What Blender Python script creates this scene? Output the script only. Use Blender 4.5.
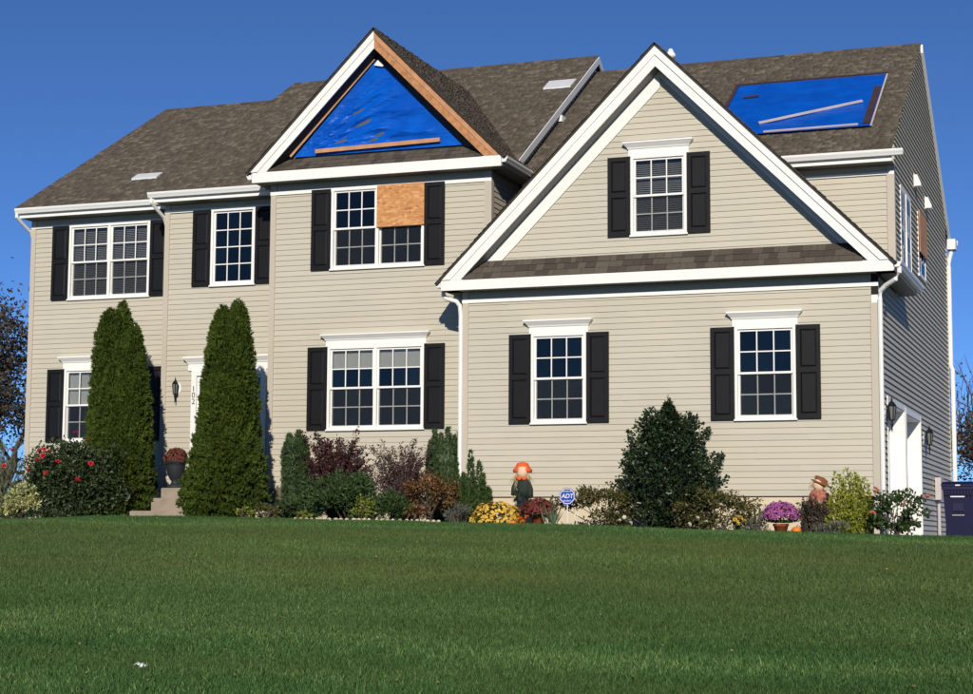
import bpy, math
import numpy as np
from mathutils import Vector, Matrix

for o in list(bpy.data.objects): bpy.data.objects.remove(o)
S = bpy.context.scene
COL = S.collection
rng = np.random.default_rng(7)

# ------------------------------------------------------------------ camera
F_PX, YAW, PIT, ROL = 1778.07, 0.351127, 0.107730, 0.005907
cy, sy, cp, sp = math.cos(YAW), math.sin(YAW), math.cos(PIT), math.sin(PIT)
fwd = Vector((-sy*cp, cy*cp, sp)); right = Vector((cy, sy, 0)); up = right.cross(fwd)
r2 = math.cos(ROL)*right + math.sin(ROL)*up
u2 = -math.sin(ROL)*right + math.cos(ROL)*up
cam_d = bpy.data.cameras.new('camera')
cam_d.sensor_width = 36.0; cam_d.lens = F_PX/973*36.0
cam_d.clip_start = 0.1; cam_d.clip_end = 5000
cam = bpy.data.objects.new('camera', cam_d); COL.objects.link(cam)
cam.matrix_world = Matrix(((r2.x, u2.x, -fwd.x, 0), (r2.y, u2.y, -fwd.y, 0), (r2.z, u2.z, -fwd.z, 0), (0, 0, 0, 1)))
S.camera = cam

# ------------------------------------------------------------------ sky and sun
SUN_TO = Vector((0.32, -1.0, 0.44)).normalized()
EL = math.asin(SUN_TO.z); AZ = math.atan2(SUN_TO.x, SUN_TO.y)
w = bpy.data.worlds.new('World'); S.world = w; w.use_nodes = True
wn = w.node_tree
bg = wn.nodes['Background']
sk = wn.nodes.new('ShaderNodeTexSky'); sk.sky_type = 'NISHITA'; sk.sun_disc = False
sk.sun_elevation = EL; sk.sun_rotation = AZ
sk.altitude = 3000; sk.air_density = 0.66; sk.dust_density = 0.0; sk.ozone_density = 8.0
wn.links.new(sk.outputs[0], bg.inputs[0]); bg.inputs[1].default_value = 0.108
sd = bpy.data.lights.new('sun', 'SUN'); sd.energy = 4.4; sd.angle = math.radians(0.5); sd.color = (1.0, 0.925, 0.80)
so = bpy.data.objects.new('sun', sd); COL.objects.link(so)
so.location = (20, -40, 30); so.rotation_euler = (-SUN_TO).to_track_quat('-Z', 'Y').to_euler()
S.view_settings.view_transform = 'Standard'; S.view_settings.look = 'None'
S.view_settings.exposure = 0.0; S.view_settings.gamma = 1.0; S.view_settings.use_curve_mapping = False

# ------------------------------------------------------------------ materials
def nmat(name):
    m = bpy.data.materials.new(name); m.use_nodes = True
    return m, m.node_tree.nodes, m.node_tree.links, m.node_tree.nodes['Principled BSDF']

def mat(name, col, rough=0.6, var=0.08, scale=6.0, bump=0.0, bscale=60.0, spec=0.3, stretch=(1, 1, 1), rnd=0.0, metal=0.0):
    m, n, l, b = nmat(name)
    tc = n.new('ShaderNodeTexCoord'); mp = n.new('ShaderNodeMapping'); mp.inputs['Scale'].default_value = stretch
    geo = n.new('ShaderNodeNewGeometry')
    l.new(geo.outputs['Position'], mp.inputs['Vector'])
    nz = n.new('ShaderNodeTexNoise'); nz.inputs['Scale'].default_value = scale; nz.inputs['Detail'].default_value = 6
    l.new(mp.outputs[0], nz.inputs['Vector'])
    mr = n.new('ShaderNodeMapRange'); mr.inputs['From Min'].default_value = 0.25; mr.inputs['From Max'].default_value = 0.75
    mr.inputs['To Min'].default_value = 1-var; mr.inputs['To Max'].default_value = 1+var
    l.new(nz.outputs['Fac'], mr.inputs['Value'])
    fac = mr.outputs[0]
    if rnd:
        oi = n.new('ShaderNodeObjectInfo'); m2 = n.new('ShaderNodeMapRange')
        m2.inputs['To Min'].default_value = 1-rnd; m2.inputs['To Max'].default_value = 1+rnd
        l.new(oi.outputs['Random'], m2.inputs['Value'])
        mu = n.new('ShaderNodeMath'); mu.operation = 'MULTIPLY'
        l.new(fac, mu.inputs[0]); l.new(m2.outputs[0], mu.inputs[1]); fac = mu.outputs[0]
    vm = n.new('ShaderNodeVectorMath'); vm.operation = 'SCALE'; vm.inputs[0].default_value = col[:3]
    l.new(fac, vm.inputs['Scale']); l.new(vm.outputs[0], b.inputs['Base Color'])
    b.inputs['Roughness'].default_value = rough; b.inputs['Specular IOR Level'].default_value = spec
    b.inputs['Metallic'].default_value = metal
    if bump:
        nb = n.new('ShaderNodeTexNoise'); nb.inputs['Scale'].default_value = bscale; nb.inputs['Detail'].default_value = 4
        l.new(mp.outputs[0], nb.inputs['Vector'])
        bp = n.new('ShaderNodeBump'); bp.inputs['Strength'].default_value = bump; bp.inputs['Distance'].default_value = 0.01
        l.new(nb.outputs['Fac'], bp.inputs['Height']); l.new(bp.outputs[0], b.inputs['Normal'])
    return m

def ramp_mat(name, stops, rough=0.6, trans=0.0, spec=0.3, patch=0.0, pscale=0.5, objrnd=False, bump=0.0):
    """colour picked per mesh island (leaf, shingle, petal) from a ramp, with patches of drift"""
    m, n, l, b = nmat(name)
    geo = n.new('ShaderNodeNewGeometry')
    rp = n.new('ShaderNodeValToRGB'); cr = rp.color_ramp
    while len(cr.elements) > 1: cr.elements.remove(cr.elements[-1])
    cr.elements[0].position = stops[0][0]; cr.elements[0].color = (*stops[0][1], 1)
    for p, c in stops[1:]:
        e = cr.elements.new(p); e.color = (*c, 1)
    src = geo.outputs['Random Per Island']
    if objrnd:
        oi = n.new('ShaderNodeObjectInfo'); ad = n.new('ShaderNodeMath'); ad.operation = 'ADD'
        l.new(src, ad.inputs[0]); l.new(oi.outputs['Random'], ad.inputs[1])
        fr = n.new('ShaderNodeMath'); fr.operation = 'FRACT'; l.new(ad.outputs[0], fr.inputs[0]); src = fr.outputs[0]
    if patch:
        nz = n.new('ShaderNodeTexNoise'); nz.inputs['Scale'].default_value = pscale; nz.inputs['Detail'].default_value = 5
        l.new(geo.outputs['Position'], nz.inputs['Vector'])
        mr = n.new('ShaderNodeMapRange'); mr.inputs['From Min'].default_value = .3; mr.inputs['From Max'].default_value = .7
        mr.inputs['To Min'].default_value = -patch; mr.inputs['To Max'].default_value = patch; mr.clamp = False
        l.new(nz.outputs['Fac'], mr.inputs['Value'])
        ad = n.new('ShaderNodeMath'); ad.operation = 'ADD'; ad.use_clamp = True
        l.new(src, ad.inputs[0]); l.new(mr.outputs[0], ad.inputs[1]); src = ad.outputs[0]
    l.new(src, rp.inputs['Fac']); l.new(rp.outputs['Color'], b.inputs['Base Color'])
    b.inputs['Roughness'].default_value = rough; b.inputs['Specular IOR Level'].default_value = spec
    if bump:
        nb = n.new('ShaderNodeTexNoise'); nb.inputs['Scale'].default_value = 220
        l.new(geo.outputs['Position'], nb.inputs['Vector'])
        bp = n.new('ShaderNodeBump'); bp.inputs['Strength'].default_value = bump; bp.inputs['Distance'].default_value = 0.01
        l.new(nb.outputs['Fac'], bp.inputs['Height']); l.new(bp.outputs[0], b.inputs['Normal'])
    if trans:
        tr = n.new('ShaderNodeBsdfTranslucent'); l.new(rp.outputs['Color'], tr.inputs['Color'])
        mx = n.new('ShaderNodeMixShader'); mx.inputs[0].default_value = trans
        out = n['Material Output']
        l.new(b.outputs[0], mx.inputs[1]); l.new(tr.outputs[0], mx.inputs[2]); l.new(mx.outputs[0], out.inputs['Surface'])
    return m

def leafmat(name, dark, mid, light, rough=0.5, trans=0.2, spec=0.35, patch=0.15, pscale=3.0):
    return ramp_mat(name, [(0, dark), (.5, mid), (1, light)], rough, trans, spec, patch, pscale)

M = {}
M['siding'] = mat('vinyl_siding', (.492, .455, .366), .5, .04, .8, 0, spec=.25, rnd=.03)
M['corner'] = mat('corner_trim', (.48, .43, .35), .5, .03, 1.0)
M['white'] = mat('white_trim', (.80, .79, .75), .45, .03, 2.0)
M['gutter'] = mat('gutter_aluminium', (.76, .76, .74), .4, .06, 1.5, stretch=(.3, 1, 6))
M['soffit'] = mat('shade_darkened_soffit', (.17, .17, .155), .5, .03, 1.0)  # pale soffit with the eave shade darkened into its base colour
M['shutter'] = mat('black_shutter', (.009, .009, .010), .5, .12, 4, spec=.2)
M['black'] = mat('black_metal', (.012, .012, .013), .4, .1, 8)
M['foundation'] = mat('cream_stucco', (.62, .53, .39), .85, .06, 2, .3, 90)
M['concrete'] = mat('weathered_concrete', (.30, .245, .19), .9, .18, 4, .4, 60)
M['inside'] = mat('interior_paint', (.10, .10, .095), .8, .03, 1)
M['sheathing'] = mat('tar_paper', (.02, .019, .018), .9, .1, 6)
M['felt'] = mat('roof_underlay', (.045, .04, .036), .9, .1, 5)
M['blind'] = mat('window_blind', (.36, .36, .34), .6, .03, 5)
M['shade'] = mat('roller_shade_cloth', (.66, .66, .60), .7, .02, 5)
M['wood'] = mat('raw_lumber', (.45, .21, .090), .75, .34, 2.2, .4, 40, stretch=(5, 5, 5))
M['palewood'] = mat('furring_strip', (.48, .25, .125), .75, .25, 4, .25, 40)
M['greywood'] = mat('weathered_strip', (.50, .44, .44), .7, .10, 4)
M['dark_strip'] = mat('dark_roof_strip', (.05, .03, .035), .8, .2, 6)
M['half_lit_rake'] = mat('half_lit_white_rake', (.62, .62, .64), .45, .05, 2)  # white trim greyed, its half-light on the side face put into the colour
M['plate'] = mat('pale_vent_plate', (.62, .63, .64), .5, .06, 4)
M['door'] = mat('front_door_paint', (.045, .02, .018), .4, .08, 4)
M['garage_door'] = mat('garage_door_paint', (.72, .70, .65), .5, .03, 2)
M['shingle'] = ramp_mat('asphalt_shingles', [(0, (.074, .061, .048)), (.35, (.094, .078, .061)), (.8, (.113, .094, .074)), (1, (.160, .135, .108))],
                        .92, 0, .15, .02, .5, True, .35)
M['shingle2'] = ramp_mat('laminated_tabs', [(0, (.066, .055, .044)), (.24, (.072, .060, .048)), (.36, (.092, .077, .061)), (1, (.116, .097, .077))], .92, 0, .15, 0, 1, True, .35)
M['tarp'] = None
M['bin'] = mat('navy_bin_plastic', (.007, .008, .040), .45, .08, 6)
M['rubber'] = mat('black_rubber', (.012, .012, .012), .7, .1, 9)
M['label'] = mat('white_label', (.75, .75, .75), .5, .04, 9)
M['terracotta'] = mat('terracotta', (.34, .085, .030), .8, .12, 12, .2, 60)
M['urn'] = mat('blue_grey_urn', (.022, .026, .034), .6, .12, 8)
M['pumpkin'] = mat('pumpkin_skin', (.80, .20, .018), .5, .10, 14)
M['stem'] = mat('dry_stem', (.20, .15, .07), .8, .15, 14)
M['bark'] = mat('bark', (.085, .065, .05), .9, .25, 10, .4, 40)
M['mulch'] = mat('mulch', (.045, .028, .018), .95, .35, 14, .8, 50)
M['signblue'] = mat('sign_blue', (.015, .06, .36), .4, .03, 9)
M['paper'] = mat('white_paper', (.82, .84, .76), .7, .04, 9)

# lap-glass for the windows
def glass():
    m, n, l, b = nmat('window_glass')
    tr = n.new('ShaderNodeBsdfTransparent'); tr.inputs[0].default_value = (.78, .79, .80, 1)
    gl = n.new('ShaderNodeBsdfGlossy'); gl.inputs['Roughness'].default_value = .015; gl.inputs[0].default_value = (.58, .54, .48, 1)
    fr = n.new('ShaderNodeFresnel'); fr.inputs[0].default_value = 1.55
    mu = n.new('ShaderNodeMath'); mu.operation = 'MULTIPLY_ADD'; mu.inputs[1].default_value = 1.0; mu.inputs[2].default_value = .012; mu.use_clamp = True
    mx = n.new('ShaderNodeMixShader')
    l.new(fr.outputs[0], mu.inputs[0]); l.new(mu.outputs[0], mx.inputs[0])
    l.new(tr.outputs[0], mx.inputs[1]); l.new(gl.outputs[0], mx.inputs[2]); l.new(mx.outputs[0], n['Material Output'].inputs['Surface'])
    return m
M['glass'] = glass()
def screenmat():
    m, n, l, b = nmat('insect_screen')
    b.inputs['Base Color'].default_value = (.032, .036, .042, 1); b.inputs['Roughness'].default_value = .8; b.inputs['Specular IOR Level'].default_value = .1
    tr = n.new('ShaderNodeBsdfTransparent'); mx = n.new('ShaderNodeMixShader'); mx.inputs[0].default_value = .22
    l.new(tr.outputs[0], mx.inputs[1]); l.new(b.outputs[0], mx.inputs[2]); l.new(mx.outputs[0], n['Material Output'].inputs['Surface'])
    return m
M['screen'] = screenmat()
def lampglass():
    m, n, l, b = nmat('lantern_glass')
    b.inputs['Base Color'].default_value = (.16, .165, .16, 1); b.inputs['Roughness'].default_value = .12
    return m
M['lampglass'] = lampglass()

def tarpmat():
    m, n, l, b = nmat('blue_tarp')
    geo = n.new('ShaderNodeNewGeometry')
    nz = n.new('ShaderNodeTexNoise'); nz.inputs['Scale'].default_value = 3; nz.inputs['Detail'].default_value = 6
    l.new(geo.outputs['Position'], nz.inputs['Vector'])
    rp = n.new('ShaderNodeValToRGB'); rp.color_ramp.elements[0].color = (.0005, .070, .43, 1); rp.color_ramp.elements[1].color = (.001, .100, .54, 1)
    rp.color_ramp.elements[0].position = .3; rp.color_ramp.elements[1].position = .7
    l.new(nz.outputs['Fac'], rp.inputs[0]); l.new(rp.outputs[0], b.inputs['Base Color'])
    b.inputs['Roughness'].default_value = .30; b.inputs['Specular IOR Level'].default_value = .35
    wv = n.new('ShaderNodeTexNoise'); wv.inputs['Scale'].default_value = 9; wv.inputs['Detail'].default_value = 3
    mp = n.new('ShaderNodeMapping'); mp.inputs['Rotation'].default_value = (0, math.radians(-18), 0); mp.inputs['Scale'].default_value = (.55, 1, 3.2)
    l.new(geo.outputs['Position'], mp.inputs[0]); l.new(mp.outputs[0], wv.inputs['Vector'])
    bp = n.new('ShaderNodeBump'); bp.inputs['Strength'].default_value = .5; bp.inputs['Distance'].default_value = .03
    l.new(wv.outputs['Fac'], bp.inputs['Height']); l.new(bp.outputs[0], b.inputs['Normal'])
    return m
M['tarp'] = tarpmat()

def osbmat():
    m, n, l, b = nmat('oriented_strand_board')
    geo = n.new('ShaderNodeNewGeometry')
    mp = n.new('ShaderNodeMapping'); mp.inputs['Scale'].default_value = (16, 16, 34); l.new(geo.outputs['Position'], mp.inputs[0])
    nz = n.new('ShaderNodeTexNoise'); nz.inputs['Scale'].default_value = 1.2; nz.inputs['Distortion'].default_value = 1.5
    l.new(mp.outputs[0], nz.inputs['Vector'])
    vo = n.new('ShaderNodeTexVoronoi'); vo.inputs['Scale'].default_value = 1.0; vo.inputs['Randomness'].default_value = 1
    ad = n.new('ShaderNodeVectorMath'); ad.operation = 'ADD'
    sc = n.new('ShaderNodeVectorMath'); sc.operation = 'SCALE'; sc.inputs['Scale'].default_value = 2.2
    l.new(nz.outputs['Color'], sc.inputs[0]); l.new(mp.outputs[0], ad.inputs[0]); l.new(sc.outputs[0], ad.inputs[1]); l.new(ad.outputs[0], vo.inputs['Vector'])
    rp = n.new('ShaderNodeValToRGB'); cr = rp.color_ramp
    cr.elements[0].color = (.30, .115, .030, 1); cr.elements[1].color = (.70, .36, .15, 1)
    e = cr.elements.new(.12); e.color = (.46, .20, .065, 1)
    e = cr.elements.new(.65); e.color = (.55, .255, .09, 1)
    sep = n.new('ShaderNodeSeparateColor'); l.new(vo.outputs['Color'], sep.inputs[0]); l.new(sep.outputs[0], rp.inputs[0])
    l.new(rp.outputs[0], b.inputs['Base Color']); b.inputs['Roughness'].default_value = .75
    bp = n.new('ShaderNodeBump'); bp.inputs['Strength'].default_value = .3; bp.inputs['Distance'].default_value = .004
    l.new(sep.outputs[1], bp.inputs['Height']); l.new(bp.outputs[0], b.inputs['Normal'])
    return m
M['osb'] = osbmat()

M['arbor'] = leafmat('arborvitae_foliage', (.026, .044, .007), (.046, .074, .010), (.080, .115, .016), .7, .15, .12, .28, 2.2)
M['rose_leaf'] = leafmat('rose_leaves', (.020, .036, .013), (.036, .058, .021), (.074, .100, .040), .45, .2)
M['varieg'] = leafmat('variegated_leaves', (.20, .22, .06), (.42, .42, .14), (.62, .60, .30), .5, .2)
M['lowgreen'] = leafmat('low_green_leaves', (.022, .045, .014), (.04, .075, .02), (.08, .12, .03), .5, .2)
M['wispy'] = leafmat('grey_green_plumes', (.09, .11, .06), (.14, .16, .09), (.20, .21, .12), .7, .2)
M['yew'] = leafmat('yew_needles', (.026, .048, .018), (.044, .074, .026), (.075, .108, .038), .55, .1)
M['yew2'] = leafmat('fresh_green_needles', (.024, .048, .014), (.042, .078, .020), (.075, .115, .032), .6, .1, .15)
M['barberry'] = leafmat('purple_leaves', (.028, .010, .012), (.055, .018, .020), (.10, .035, .030), .5, .15)
M['barberry2'] = leafmat('faded_purple_leaves', (.05, .026, .026), (.085, .046, .044), (.13, .075, .062), .6, .15)
M['rust'] = leafmat('rust_leaves', (.075, .032, .013), (.15, .070, .024), (.27, .15, .058), .55, .2)
M['yg'] = leafmat('yellow_green_leaves', (.10, .14, .02), (.19, .23, .035), (.32, .34, .06), .5, .25)
M['euon'] = leafmat('golden_leaves', (.11, .14, .014), (.25, .28, .03), (.44, .45, .07), .5, .25)
M['juniper'] = leafmat('juniper_sprays', (.021, .046, .013), (.038, .072, .020), (.066, .105, .029), .6, .1)
M['holly'] = leafmat('holly_leaves', (.011, .022, .009), (.022, .040, .016), (.045, .070, .028), .35, .08, .4)
M['wrose_leaf'] = leafmat('drying_rose_leaves', (.045, .050, .014), (.085, .085, .024), (.16, .13, .045), .5, .2)
M['greylow'] = leafmat('grey_herb_leaves', (.07, .07, .055), (.12, .12, .10), (.18, .18, .15), .7, .15)
M['iris'] = leafmat('iris_blades', (.06, .10, .05), (.10, .15, .08), (.17, .22, .12), .5, .2)
M['brown'] = leafmat('dry_brown_leaves', (.035, .026, .018), (.055, .042, .028), (.085, .065, .042), .8, .1)
M['treeleaf'] = leafmat('autumn_tree_leaves', (.040, .037, .025), (.068, .058, .038), (.115, .082, .055), .6, .2)
M['ym'] = leafmat('yellow_petals', (.55, .28, .01), (.75, .46, .03), (.85, .62, .16), .6, .2)
M['rm'] = leafmat('maroon_petals', (.08, .010, .010), (.15, .022, .020), (.24, .055, .045), .6, .1)
M['pm'] = leafmat('magenta_petals', (.22, .035, .17), (.36, .075, .29), (.50, .18, .42), .6, .15)
M['rosered'] = leafmat('red_petals', (.36, .010, .016), (.55, .018, .030), (.66, .05, .07), .5, .15)
M['rosewhite'] = leafmat('white_petals', (.60, .55, .42), (.72, .68, .55), (.8, .78, .68), .5, .15)
M['peach'] = leafmat('peach_petals', (.70, .16, .10), (.80, .26, .17), (.85, .40, .28), .5, .2)
M['orangepetal'] = leafmat('orange_petals', (.70, .14, .01), (.80, .22, .02), (.85, .34, .05), .5, .2)
M['urnred'] = leafmat('dusty_red_petals', (.09, .018, .015), (.17, .030, .024), (.13, .06, .025), .6, .1)
M['straw'] = leafmat('raffia', (.42, .33, .16), (.55, .45, .24), (.68, .58, .36), .7, .15)

# ------------------------------------------------------------------ mesh helpers
def setp(o, label=None, cat=None, group=None, kind=None):
    if label: o['label'] = label
    if cat: o['category'] = cat
    if group: o['group'] = group
    if kind: o['kind'] = kind
    return o

def empty(name, loc, label=None, cat=None, group=None):
    o = bpy.data.objects.new(name, None); COL.objects.link(o); o.location = loc
    o.empty_display_size = .2
    return setp(o, label, cat, group)

def wloc(o):
    v = Vector(o.location)
    while o.parent:
        o = o.parent; v += Vector(o.location)
    return v

def link(o, parent, worldloc):
    COL.objects.link(o)
    if parent: o.parent = parent; o.location = Vector(worldloc) - wloc(parent)
    else: o.location = worldloc
    return o

class MB:
    """collects polygons in world space; build() makes ONE mesh object centred on its own base"""
    def __init__(s): s.v = []; s.f = []
    def add(s, vs, fs):
        b = len(s.v); s.v += [tuple(map(float, p)) for p in vs]; s.f += [tuple(b+i for i in f) for f in fs]; return s
    def box(s, x0, x1, y0, y1, z0, z1):
        x0, x1 = sorted((x0, x1)); y0, y1 = sorted((y0, y1)); z0, z1 = sorted((z0, z1))
        return s.add([(x0, y0, z0), (x1, y0, z0), (x1, y1, z0), (x0, y1, z0), (x0, y0, z1), (x1, y0, z1), (x1, y1, z1), (x0, y1, z1)],
                     [(0, 3, 2, 1), (4, 5, 6, 7), (0, 1, 5, 4), (1, 2, 6, 5), (2, 3, 7, 6), (3, 0, 4, 7)])
    def prism(s, poly, ext):
        """poly: 3-D points in order, ext: extrusion vector"""
        n = len(poly); a = [Vector(p) for p in poly]; e = Vector(ext)
        return s.add([tuple(p) for p in a]+[tuple(p+e) for p in a],
                     [tuple(range(n-1, -1, -1)), tuple(range(n, 2*n))]+[(i, (i+1) % n, n+(i+1) % n, n+i) for i in range(n)])
    def loft(s, rings, cap=True):
        n = len(rings[0]); vs = [p for r in rings for p in r]; fs = []
        for k in range(len(rings)-1):
            for i in range(n):
                j = (i+1) % n; fs.append((k*n+i, k*n+j, (k+1)*n+j, (k+1)*n+i))
        if cap: fs.append(tuple(range(n-1, -1, -1))); fs.append(tuple(range((len(rings)-1)*n, len(rings)*n)))
        return s.add(vs, fs)
    def tube(s, pts, rad, n=8):
        pts = [Vector(p) for p in pts]
        if not hasattr(rad, '__len__'): rad = [rad]*len(pts)
        rings = []
        for i, p in enumerate(pts):
            d = (pts[min(i+1, len(pts)-1)]-pts[max(i-1, 0)]).normalized()
            a = d.cross(Vector((0, 0, 1)) if abs(d.z) < .9 else Vector((1, 0, 0))).normalized(); b = d.cross(a)
            rings.append([tuple(p+(a*math.cos(2*math.pi*k/n)+b*math.sin(2*math.pi*k/n))*rad[i]) for k in range(n)])
        return s.loft(rings)
    def lathe(s, c, prof, n=12, sx=1, sy=1, lobes=0, lob=0):
        rings = []
        for r, z in prof:
            ring = []
            for k in range(n):
                a = 2*math.pi*k/n; rr = max(r, 1e-4)*(1+lob*abs(math.sin(lobes*a/2)) if lobes else 1)
                ring.append((c[0]+rr*math.cos(a)*sx, c[1]+rr*math.sin(a)*sy, c[2]+z))
            rings.append(ring)
        return s.loft(rings)
    def build(s, name, m, parent=None, smooth=False, origin=None):
        a = np.array(s.v)
        o0 = Vector(origin) if origin else Vector(((a[:, 0].min()+a[:, 0].max())/2, (a[:, 1].min()+a[:, 1].max())/2, a[:, 2].min()))
        me = bpy.data.meshes.new(name); me.from_pydata([(p[0]-o0.x, p[1]-o0.y, p[2]-o0.z) for p in s.v], [], s.f)
        me.materials.append(m)
        if smooth: me.polygons.foreach_set('use_smooth', [True]*len(me.polygons))
        me.update()
        o = bpy.data.objects.new(name, me)
        return link(o, parent, o0)

def npmesh(name, verts, faces, m, parent=None, origin=(0, 0, 0), smooth=False):
    """verts (n,3), faces (k,c) with constant corner count"""
    verts = np.asarray(verts, np.float32)-np.asarray(origin, np.float32); faces = np.asarray(faces, np.int32)
    me = bpy.data.meshes.new(name); k, c = faces.shape
    me.vertices.add(len(verts)); me.vertices.foreach_set('co', verts.ravel())
    me.loops.add(k*c); me.loops.foreach_set('vertex_index', faces.ravel())
    me.polygons.add(k); me.polygons.foreach_set('loop_start', np.arange(0, k*c, c, dtype=np.int32))
    if smooth: me.polygons.foreach_set('use_smooth', np.ones(k, bool))
    me.materials.append(m); me.update(calc_edges=True)
    o = bpy.data.objects.new(name, me)
    return link(o, parent, origin)

def unit(a): return a/np.maximum(np.linalg.norm(a, axis=-1, keepdims=True), 1e-9)
def rdir(n): return unit(rng.normal(size=(n, 3)))

class Leaves:
    def __init__(s): s.V = []
    def add(s, P, D, L, W, N=None, fold=.25):
        P = np.asarray(P, float); n = len(P)
        D = unit(np.asarray(D, float)); N = rdir(n) if N is None else unit(np.asarray(N, float))
        T = unit(np.cross(D, N)); N = np.cross(T, D)
        L = np.broadcast_to(np.asarray(L, float), (n,))[:, None]; W = np.broadcast_to(np.asarray(W, float), (n,))[:, None]
        mid = P+D*L*.45+N*W*fold
        s.V.append(np.stack([P, mid+T*W*.5, P+D*L, mid-T*W*.5], 1)); return s
    def build(s, name, m, parent, origin, kind=None):
        V = np.concatenate(s.V); n = len(V)
        b = np.arange(n, dtype=np.int32)[:, None]*4
        Fc = np.concatenate([b+np.array([0, 1, 2]), b+np.array([0, 2, 3])], 0)
        o = npmesh(name, V.reshape(-1, 3), Fc, m, parent, origin)
        if kind: o['kind'] = kind
        return o

# ------------------------------------------------------------------ terrain
GX = [-400, -60, -40, -22, -20, -17, -13.5, -10, -5.3, -3, 0, 20, 60, 400]
GZ = [-1, -.3, .1, .15, .25, .34, .30, .23, .12, .06, 0, -.2, -.6, -1.2]
def gz(x): return np.interp(x, GX, GZ)
def ground(x, y):
    x = np.asarray(x, float); y = np.asarray(y, float)
    u = np.clip((y-8.5)/(27.4-8.5), 0, 1); sm = u*u*(3-2*u); sm = .6*sm+.4*(1-(1-u)**1.25)
    z = -1.62+(gz(x)+1.62)*sm
    return z+.012*np.sin(x*1.3+y*.7)*np.sin(y*1.1-x*.4)

def grid(xs, ys, fz, name, m, parent=None):
    X, Y = np.meshgrid(xs, ys); Z = fz(X, Y)
    nx, ny = len(xs), len(ys); i = np.arange(nx*ny).reshape(ny, nx)
    Fc = np.stack([i[:-1, :-1], i[:-1, 1:], i[1:, 1:], i[1:, :-1]], -1).reshape(-1, 4)
    return npmesh(name, np.stack([X, Y, Z], -1).reshape(-1, 3), Fc, m, parent, smooth=True)

def lawnmat():
    m, n, l, b = nmat('lawn_soil')
    geo = n.new('ShaderNodeNewGeometry'); nz = n.new('ShaderNodeTexNoise'); nz.inputs['Scale'].default_value = 1.2; nz.inputs['Detail'].default_value = 8
    l.new(geo.outputs['Position'], nz.inputs['Vector'])
    rp = n.new('ShaderNodeValToRGB'); rp.color_ramp.elements[0].color = (.018, .030, .010, 1); rp.color_ramp.elements[1].color = (.040, .062, .018, 1)
    l.new(nz.outputs['Fac'], rp.inputs[0]); l.new(rp.outputs[0], b.inputs['Base Color']); b.inputs['Roughness'].default_value = .95
    return m
M['soil'] = lawnmat()
xs = np.unique(np.concatenate([np.linspace(-26, 4, 61), np.array([-1500, -600, -300, -150, -90, -60, -45, -35, -30, 8, 14, 25, 45, 90, 200, 500, 1500])]))
ys = np.unique(np.concatenate([np.linspace(-4, 29, 67), np.array([-300, -80, -30, -12, 31, 34, 38, 44, 55, 75, 110, 200, 500, 1200, 2500])]))
setp(grid(xs, ys, ground, 'ground', M['soil']), 'grassy ground rising in a bank to the house', None, None, 'structure')

def bed_edge(x): return np.interp(x, [-26, -21, -18.5, -17.8, -16.5, -14.2, -11.5, -10.5, -3, -2.2, 4], [28.2, 28.0, 27.8, 28.3, 27.3, 27.6, 27.75, 27.5, 27.3, 27.6, 28])
# mulch bed in front of the house
bx = np.linspace(-22.5, -2.6, 90); V = []; Fq = []
for i, x in enumerate(bx):
    e = float(bed_edge(x)); yb = 31.0 if x < -18.3 else (28.85 if -17.7 < x < -15 else (29.86 if x < -11.1 else 29.06))
    for k, y in enumerate(np.linspace(e, yb, 5)):
        V.append((x, y, float(ground(x, y))+(.012 if k in (0, 4) else .03)))
for i in range(len(bx)-1):
    for k in range(4): a = i*5+k; Fq.append((a, a+5, a+6, a+1))
setp(npmesh('mulch_bed', V, Fq, M['mulch'], smooth=True), 'dark mulch planting bed along the house front', None, None, 'structure')
# driveway apron beside the garage
drv = [(x, y) for y in np.linspace(28.6, 44, 12) for x in np.linspace(-3.83, 8, 10)]
Vd = [(x, y, float(ground(x, y))+.02) for x, y in drv]
Fd = [(j*10+i, j*10+i+1, (j+1)*10+i+1, (j+1)*10+i) for j in range(11) for i in range(9)]
M['asphalt'] = mat('driveway_asphalt', (.16, .155, .145), .95, .12, 3, .4, 80)
setp(npmesh('driveway', Vd, Fd, M['asphalt'], smooth=True), 'grey driveway beside the garage doors', None, None, 'structure')

# grass blades
def grass():
    n = 1000000
    Y = 11.2+(28.25-11.2)*rng.random(n)**.85
    xl = -.74*Y-1.2; xr = -.075*Y+1.2
    X = xl+(xr-xl)*rng.random(n)
    keep = Y < bed_edge(X)+.04*rng.normal(size=n)+.03
    keep &= ~((X > -4.1) & (Y > 28.5))
    X, Y = X[keep], Y[keep]; n = len(X)
    Z = ground(X, Y)-.005
    lump = .5+.5*np.sin(X*2.1+np.sin(Y*1.7)*1.3)*np.sin(Y*2.6+np.sin(X*1.1)*1.7)
    h = (.030+.026*rng.random(n))*(.8+.4*lump); h[rng.random(n) < .02] *= 1.6
    a = rng.random(n)*6.283; ln = .15+.55*rng.random(n)
    b = rng.random(n)*6.283; wd = .004+.0045*rng.random(n); big = rng.random(n) < .10; wd[big] *= 1.7; h[big] *= 1.2
    P = np.stack([X, Y, Z], 1)
    T = np.stack([np.cos(b), np.sin(b), 0*b], 1)*wd[:, None]
    tip = P+np.stack([np.cos(a)*ln*h, np.sin(a)*ln*h, h], 1)
    V = np.stack([P-T, P+T, tip], 1).reshape(-1, 3)
    o = npmesh('grass', V, np.arange(3*n, dtype=np.int32).reshape(-1, 3), M['grass'])
    return setp(o, 'short mown green lawn grass on the bank below the house', 'grass', None, 'stuff')
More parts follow.
